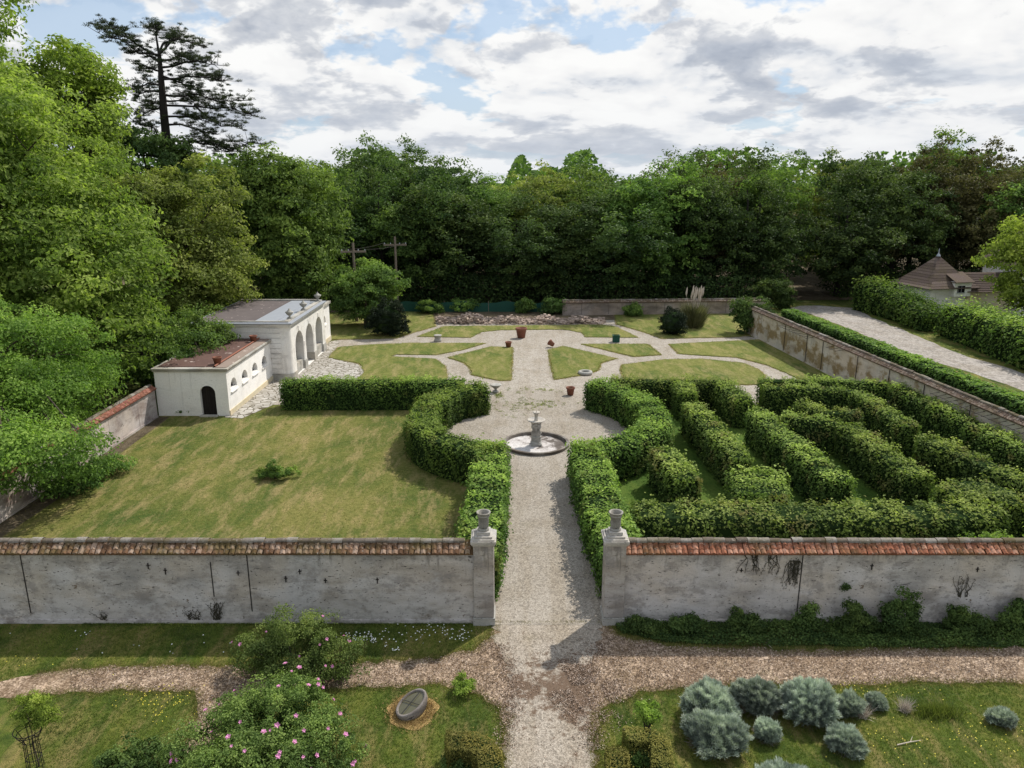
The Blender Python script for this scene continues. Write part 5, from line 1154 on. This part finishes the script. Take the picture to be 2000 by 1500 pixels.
# dead vines
def vines(label, x0, x1, z0, z1, n, seed, down=True):
    rng = np.random.default_rng(seed); m = MB(); y = WALL_Y - .24
    for i in range(n):
        x = rng.uniform(x0, x1); z = z1 if down else z0; pts = [[x, y, z]]
        for k in range(6):
            x += rng.normal() * .05; z += (-1 if down else 1) * (z1 - z0) / 6 * rng.uniform(.4, 1.1); pts.append([x, y - rng.random() * .015, z])
        m.tube(pts, np.linspace(.012, .004, 7), 4)
        q = 8; P_ = np.array(pts)[rng.integers(0, 7, q)] + rng.normal(size=(q, 3)) * [.03, .006, .07]; P_[:, 1] = y - .012
        m.leaves(P_, np.array([0, -1, 0]) + rng.normal(size=(q, 3)) * .3, .05, .02, rng, rng.random(q))
    return tag(m.build('dead_vine', M['twig']), label, 'vine')
def wx(px): return U(px, 1140, 1.3)[0] 
vines('dried vine hanging from the orange coping, fanned out', wx(1445), wx(1475), 1.5, 2.28, 9, 1); vines('dried vine hanging from the orange coping, beside the fanned one', wx(1490), wx(1510), 1.5, 2.28, 7, 2)
vines('dense dark dead vine hugging the joint of the right wall', wx(1536), wx(1556), 1.1, 2.1, 22, 3); vines('thin dead vine climbing the right wall near its right end', wx(1870), wx(1892), .9, 1.7, 8, 4, False)
vines('dead climber stems at the foot of the left wall, by the short joint', wx(410), wx(424), .1, .9, 14, 5, False); vines('small dead climber at the foot of the left wall, left of the taller one', wx(352), wx(385), .1, .55, 10, 6, False); vines('tiny dead weed stalk at the foot of the left wall', wx(193), wx(199), .1, .4, 6, 7, False)

M['straw'] = plain('straw', (.4, .27, .11), .95, nsc=9, var=.4)
# tilted stone basin with rain water
bx_, by_ = U(806, 1388)
t = thing('stone_basin', 'oval stone basin holding murky rain water, tilted in a ring of dry grass', 'basin', (bx_, by_, .14), R(-35)); t.rotation_euler = (R(14), R(-10), R(-35))
m = MB(); m.lathe([(0, -.2), (.34, -.17), (.42, -.02), (.425, .1), (.41, .13), (.365, .13), (.35, .08), (.3, 0), (0, -.02)], 40, ell=(.82, 1.12)); m.build('bowl', M['basin_stone'], t)
m = MB(); m.lathe([(.353, .09), (0, .09)], 40, ell=(.82, 1.12)); m.build('water', M['water'], t)
m = MB(); m.tube([[0, -.38, .125], [0, .38, .125]], .008, 5); m.tube([[-.3, 0, .125], [.3, 0, .125]], .008, 5); m.build('cross_wires', M['iron'], t)
rng = np.random.default_rng(8); k = 5000; a = rng.uniform(0, 6.28, k); rr = .35 + np.abs(rng.normal(size=k)) * .17; m = MB()
P_ = np.stack([bx_ + rr * np.cos(a) * .98, by_ - .04 + rr * np.sin(a) * 1.05, .02 + 0 * a], -1); m.blades(P_, rng.uniform(.03, .09, k), .014, .9, rng, rng.random(k))
m.poly([(bx_ + (.62 + .05 * math.sin(q * 3) + .04 * math.sin(q * 7)) * math.cos(q), by_ - .04 + (.66 + .05 * math.sin(q * 4)) * math.sin(q)) for q in np.linspace(0, 2 * PI, 50, endpoint=False)], .012, .5)
tag(m.build('dry_grass', M['straw']), 'ring of straw-dry grass around the stone basin', 'dry grass', kind='stuff')

# wire tree guard with pale sapling (bottom left)
x, y = U(70, 1500); t = thing('tree_guard', 'dark wire tree guard standing in the lawn at the bottom left', 'tree guard', (x, y, 0))
for i in range(8):
    a = i * PI / 4; m = MB(); m.tube([[.17 * math.cos(a), .17 * math.sin(a), 0], [.15 * math.cos(a), .15 * math.sin(a), .75], [.3 * math.cos(a), .3 * math.sin(a), 1.05]], .009, 5); m.build('wire', M['iron'], t)
for (z, r) in ((.3, .16), (.75, .15), (.95, .25), (1.05, .3)):
    m = MB(); m.tube([[r * math.cos(a), r * math.sin(a), z] for a in np.linspace(0, 2 * PI, 22)], .01, 5); m.build('hoop', M['iron'], t)
make_tree('sapling', 'pale leaved sapling growing up through the wire tree guard', (x + .05, y + .05, 0), [(.05, .1, 1.45, .3, .3, .4), (.25, .2, 1.15, .2, .2, .2)], 'leaf_bright', 701, 80, 60, .055, trunk_r=.02, trunk_h=1.6, nl=8, clump=(.08, .18), zmin=.9)
bush('weedy_shrub', 'dark leafy weeds in the lawn at the bottom left', 275, 1500, .9, .55, 'leaf_ivy', 702, 110, 75, .07, lobes=[(0, 0, .22, .9, .5, .3), (-.4, -.3, .3, .5, .4, .35)], clump=(.1, .22))
bush('weedy_shrub', 'leafy weed clump right of the stone basin by the bark path', 905, 1352, .3, .4, 'leaf_bright', 703, 30, 60, .06, clump=(.08, .16))
bush('weedy_shrub', 'broad leafed weed growing inside the right box hedge', 1265, 1440, .3, .9, 'leaf_bright', 704, 24, 50, .08, lobes=[(0, 0, .7, .25, .25, .25)], clump=(.08, .16))
bush('weedy_shrub', 'dark leafy plant in the shadow inside the right box hedge', 1250, 1490, .35, .35, 'leaf_ivy', 705, 40, 60, .06, clump=(.08, .18))
bush('weedy_shrub', 'dark leafy plant in the shadow beside the left box hedge', 905, 1500, .4, .35, 'leaf_ivy', 706, 44, 60, .06, clump=(.08, .18))
rng = np.random.default_rng(7); m = MB(); k = 240; m.leaves(np.array([wx(1650), WALL_Y - .29, 1.25]) + rng.normal(size=(k, 3)) * [.07, .03, .06], rng.normal(size=(k, 3)) * .5 + [0, -.5, .7], .05, .04, rng, rng.random(k) * .8)
tag(m.build('ivy_sprig', M['leaf_ivy']), 'small ivy sprig stuck high on the right front wall', 'ivy')
# sticks
for (a0, a1, r, lb) in (((1752, 1457), (1798, 1448), .016, 'pale bare stick lying on the right foreground lawn'), ((1482, 1250), (1508, 1268), .01, 'thin dry branch lying at the edge of the bark path'), ((1945, 1260), (1965, 1252), .01, 'thin forked twig lying below the right front wall')):
    A0, B0 = U(*a0), U(*a1); m = MB(); mid = ((A0[0] + B0[0]) / 2 + .03, (A0[1] + B0[1]) / 2); m.tube([[*A0, .03], [*mid, .05], [*B0, .03]], [r, r * .8, r * .5], 6); m.tube([[*mid, .05], [mid[0] + .12, mid[1] + .15, .08]], [r * .5, r * .3], 5); tag(m.build('fallen_branch', M['plume']), lb, 'branch')

# ================================================================= GRASS, LITTER, FLOWERS (uncountable)
def grass(label, poly, n, h, w, mat, seed, excl=(), z=0., lean=.5, dens=None, name='grass'):
    rng = np.random.default_rng(seed); P2 = rand_in(poly, n, rng, excl)
    if dens is not None: P2 = P2[rng.random(len(P2)) < dens(P2)]
    k = len(P2); P2 = np.repeat(P2, 3, 0) + rng.normal(size=(k * 3, 2)) * .012; k = len(P2)
    m = MB(); m.blades(np.c_[P2, np.full(k, z)], rng.uniform(h[0], h[1], k), w, lean, rng, np.clip(rng.normal(size=k) * .22 + .5 + .2 * np.sin(P2[:, 0] * 1.3) * np.sin(P2[:, 1] * 1.7), 0, 1))
    return tag(m.build(name, M[mat]), label, 'grass', kind='stuff')
vis = [(-16, 20.2), (-9.5, 12.5), (10, 12.5), (17, 20.2)]
grass('green foreground grass between the bark path and the wall', vis, 110000, (.03, .08), .012, 'grass_green', 801, [cr2, wf2, gc])
grass('short dry tufts across the left lawn', left_lawn, 16000, (.02, .05), .022, 'grass_dry', 802, lean=.8, z=.004)
def fringe(label, poly, n, seed, mat, spread=.07, box=((-13, 11.5), (14, 20.4))):
    rng = np.random.default_rng(seed); P_ = np.array(poly); Q_ = np.roll(P_, -1, 0); Ls = np.linalg.norm(Q_ - P_, axis=1); i = rng.choice(len(P_), n, p=Ls / Ls.sum()); t_ = rng.random(n)[:, None]
    X_ = P_[i] + (Q_[i] - P_[i]) * t_ + rng.normal(size=(n, 2)) * spread; X_ = X_[(X_[:, 0] > box[0][0]) & (X_[:, 0] < box[1][0]) & (X_[:, 1] > box[0][1]) & (X_[:, 1] < box[1][1])]; k = len(X_)
    m = MB(); m.blades(np.c_[X_, np.full(k, .005)], rng.uniform(.03, .08, k) * (1 if box[0][1] < 30 else 1.6), .016 if box[0][1] < 30 else .04, .8, rng, rng.random(k)); return tag(m.build('grass_fringe', M[mat]), label, 'grass', kind='stuff')
fringe('straw coloured grass fringe along the bark path', cr2, 60000, 803, 'grass_dry', .1)
fringe('loose grass fringe along the edge of the front gravel walk', wf2[:0] + [p for p in wf2], 9000, 804, 'grass_dry', .04, ((-2, 11.5), (4.5, 16.3)))
fringe('uneven grass standing along the foot of the left front wall', [(-16.5, 20.24), (-1.15, 20.24)], 9000, 805, 'grass_green', .05)
rng = np.random.default_rng(820); m = MB()
for k_, w_ in BW.items():
    n_ = 2600; P_ = np.array(w_); Q_ = np.roll(P_, -1, 0); Ls = np.linalg.norm(Q_ - P_, axis=1); i_ = rng.choice(len(P_), n_, p=Ls / Ls.sum())
    X_ = P_[i_] + (Q_[i_] - P_[i_]) * rng.random(n_)[:, None] + rng.normal(size=(n_, 2)) * .09; m.blades(np.c_[X_, np.full(n_, .02)], rng.uniform(.05, .12, n_), .04, .8, rng, rng.random(n_))
tag(m.build('grass_fringe', M['grass_dry']), 'ragged grass edges around the parterre lawns', 'grass', kind='stuff')
def flowers(name, label, pts, mat, sz, seed, z=(.04, .09)):
    rng = np.random.default_rng(seed); m = MB(); k = len(pts); m.leaves(np.c_[pts, rng.uniform(*z, k)], rng.normal(size=(k, 3)) * .3 + [0, -.2, 1], sz, sz, rng, np.full(k, .6), fold=.05); return tag(m.build(name, M[mat]), label, 'flowers', kind='stuff')
rng = np.random.default_rng(31)
def blobpts(px, py, sx, sy, n): return np.array([U(px + rng.normal() * sx, py + rng.normal() * sy) for _ in range(n)])
flowers('daisies', 'scatter of white daisies in the grass below the left wall', np.vstack([blobpts(710, 1250, 25, 7, 70), blobpts(830, 1235, 50, 12, 70), blobpts(905, 1245, 6, 6, 14), blobpts(770, 1272, 4, 3, 10), blobpts(330, 1262, 120, 14, 16), blobpts(160, 1238, 20, 8, 6), blobpts(1395, 1460, 30, 10, 12)]), 'white_flower', .045, 1)
flowers('buttercups', 'small yellow flowers dotted over the foreground lawns', np.vstack([blobpts(310, 1365, 35, 12, 90), blobpts(310, 1395, 12, 10, 16), blobpts(1700, 1350, 60, 12, 40), blobpts(1880, 1440, 70, 30, 90), blobpts(1700, 1455, 40, 20, 20), blobpts(60, 1300, 40, 8, 12)]), 'yellow_flower', .03, 2)
# bark chips and leaf litter
P2 = rand_in([(-13, 19.6), (-9, 12.5), (10, 12.5), (15, 19.6)], 120000, rng); P2 = P2[pip(P2, cr2)]; P2 = P2[~pip(P2, wf2) | (rng.random(len(P2)) < .05)]
P_ = np.array(wf2); Q_ = np.roll(P_, -1, 0); Ls = np.linalg.norm(Q_ - P_, axis=1); ii = rng.choice(len(P_), 9000, p=Ls / Ls.sum()); E_ = P_[ii] + (Q_[ii] - P_[ii]) * rng.random((9000, 1)) + rng.normal(size=(9000, 2)) * .16; E_ = E_[(E_[:, 1] < 19.3) & (E_[:, 1] > 15.0)]
L_ = rng.normal(size=(9000, 2)) * [.55, .75] + [1.9, 17.3]; L_ = L_[(L_[:, 1] < 18.9) & (np.sin(L_[:, 0] * 5 + 1.3 * np.sin(L_[:, 1] * 2)) + np.sin(L_[:, 1] * 4 + L_[:, 0] * 3) > .1)]
P2 = np.vstack([P2, E_, L_]); k = len(P2)
m = MB(); m.leaves(np.c_[P2, rng.uniform(.02, .04, k)], rng.normal(size=(k, 3)) * .45 + [0, 0, 1], rng.uniform(.02, .065, k), .022, rng, rng.random(k) ** 1.2)
t_ = NT('litter'); M['litter'] = t_.end(t_.ramp(t_.tint(), [(0, (.06, .038, .025)), (.4, (.22, .15, .1)), (.7, (.42, .31, .24)), (1, (.62, .52, .44))]), .9)
tag(m.build('bark_chips', M['litter']), 'bark chips and dry leaves strewn over the crossing path', 'litter', kind='stuff')
P2 = np.vstack([blobpts(1040, 762, 22, 3, 60), blobpts(1045, 788, 30, 5, 160), blobpts(1000, 800, 30, 8, 60), blobpts(975, 772, 5, 5, 60)]); P2 = P2[::2]; k = len(P2); P2 = np.repeat(P2, 10, 0) + rng.normal(size=(k * 10, 2)) * .07; k = len(P2)
m = MB(); m.leaves(np.c_[P2, rng.uniform(.02, .07, k)], rng.normal(size=(k, 3)) * .4 + [0, 0, 1], .07, .04, rng, rng.random(k)); tag(m.build('weeds', M['leaf_yellow']), 'low weeds sprouting through the court gravel behind the fountain', 'weeds', kind='stuff')
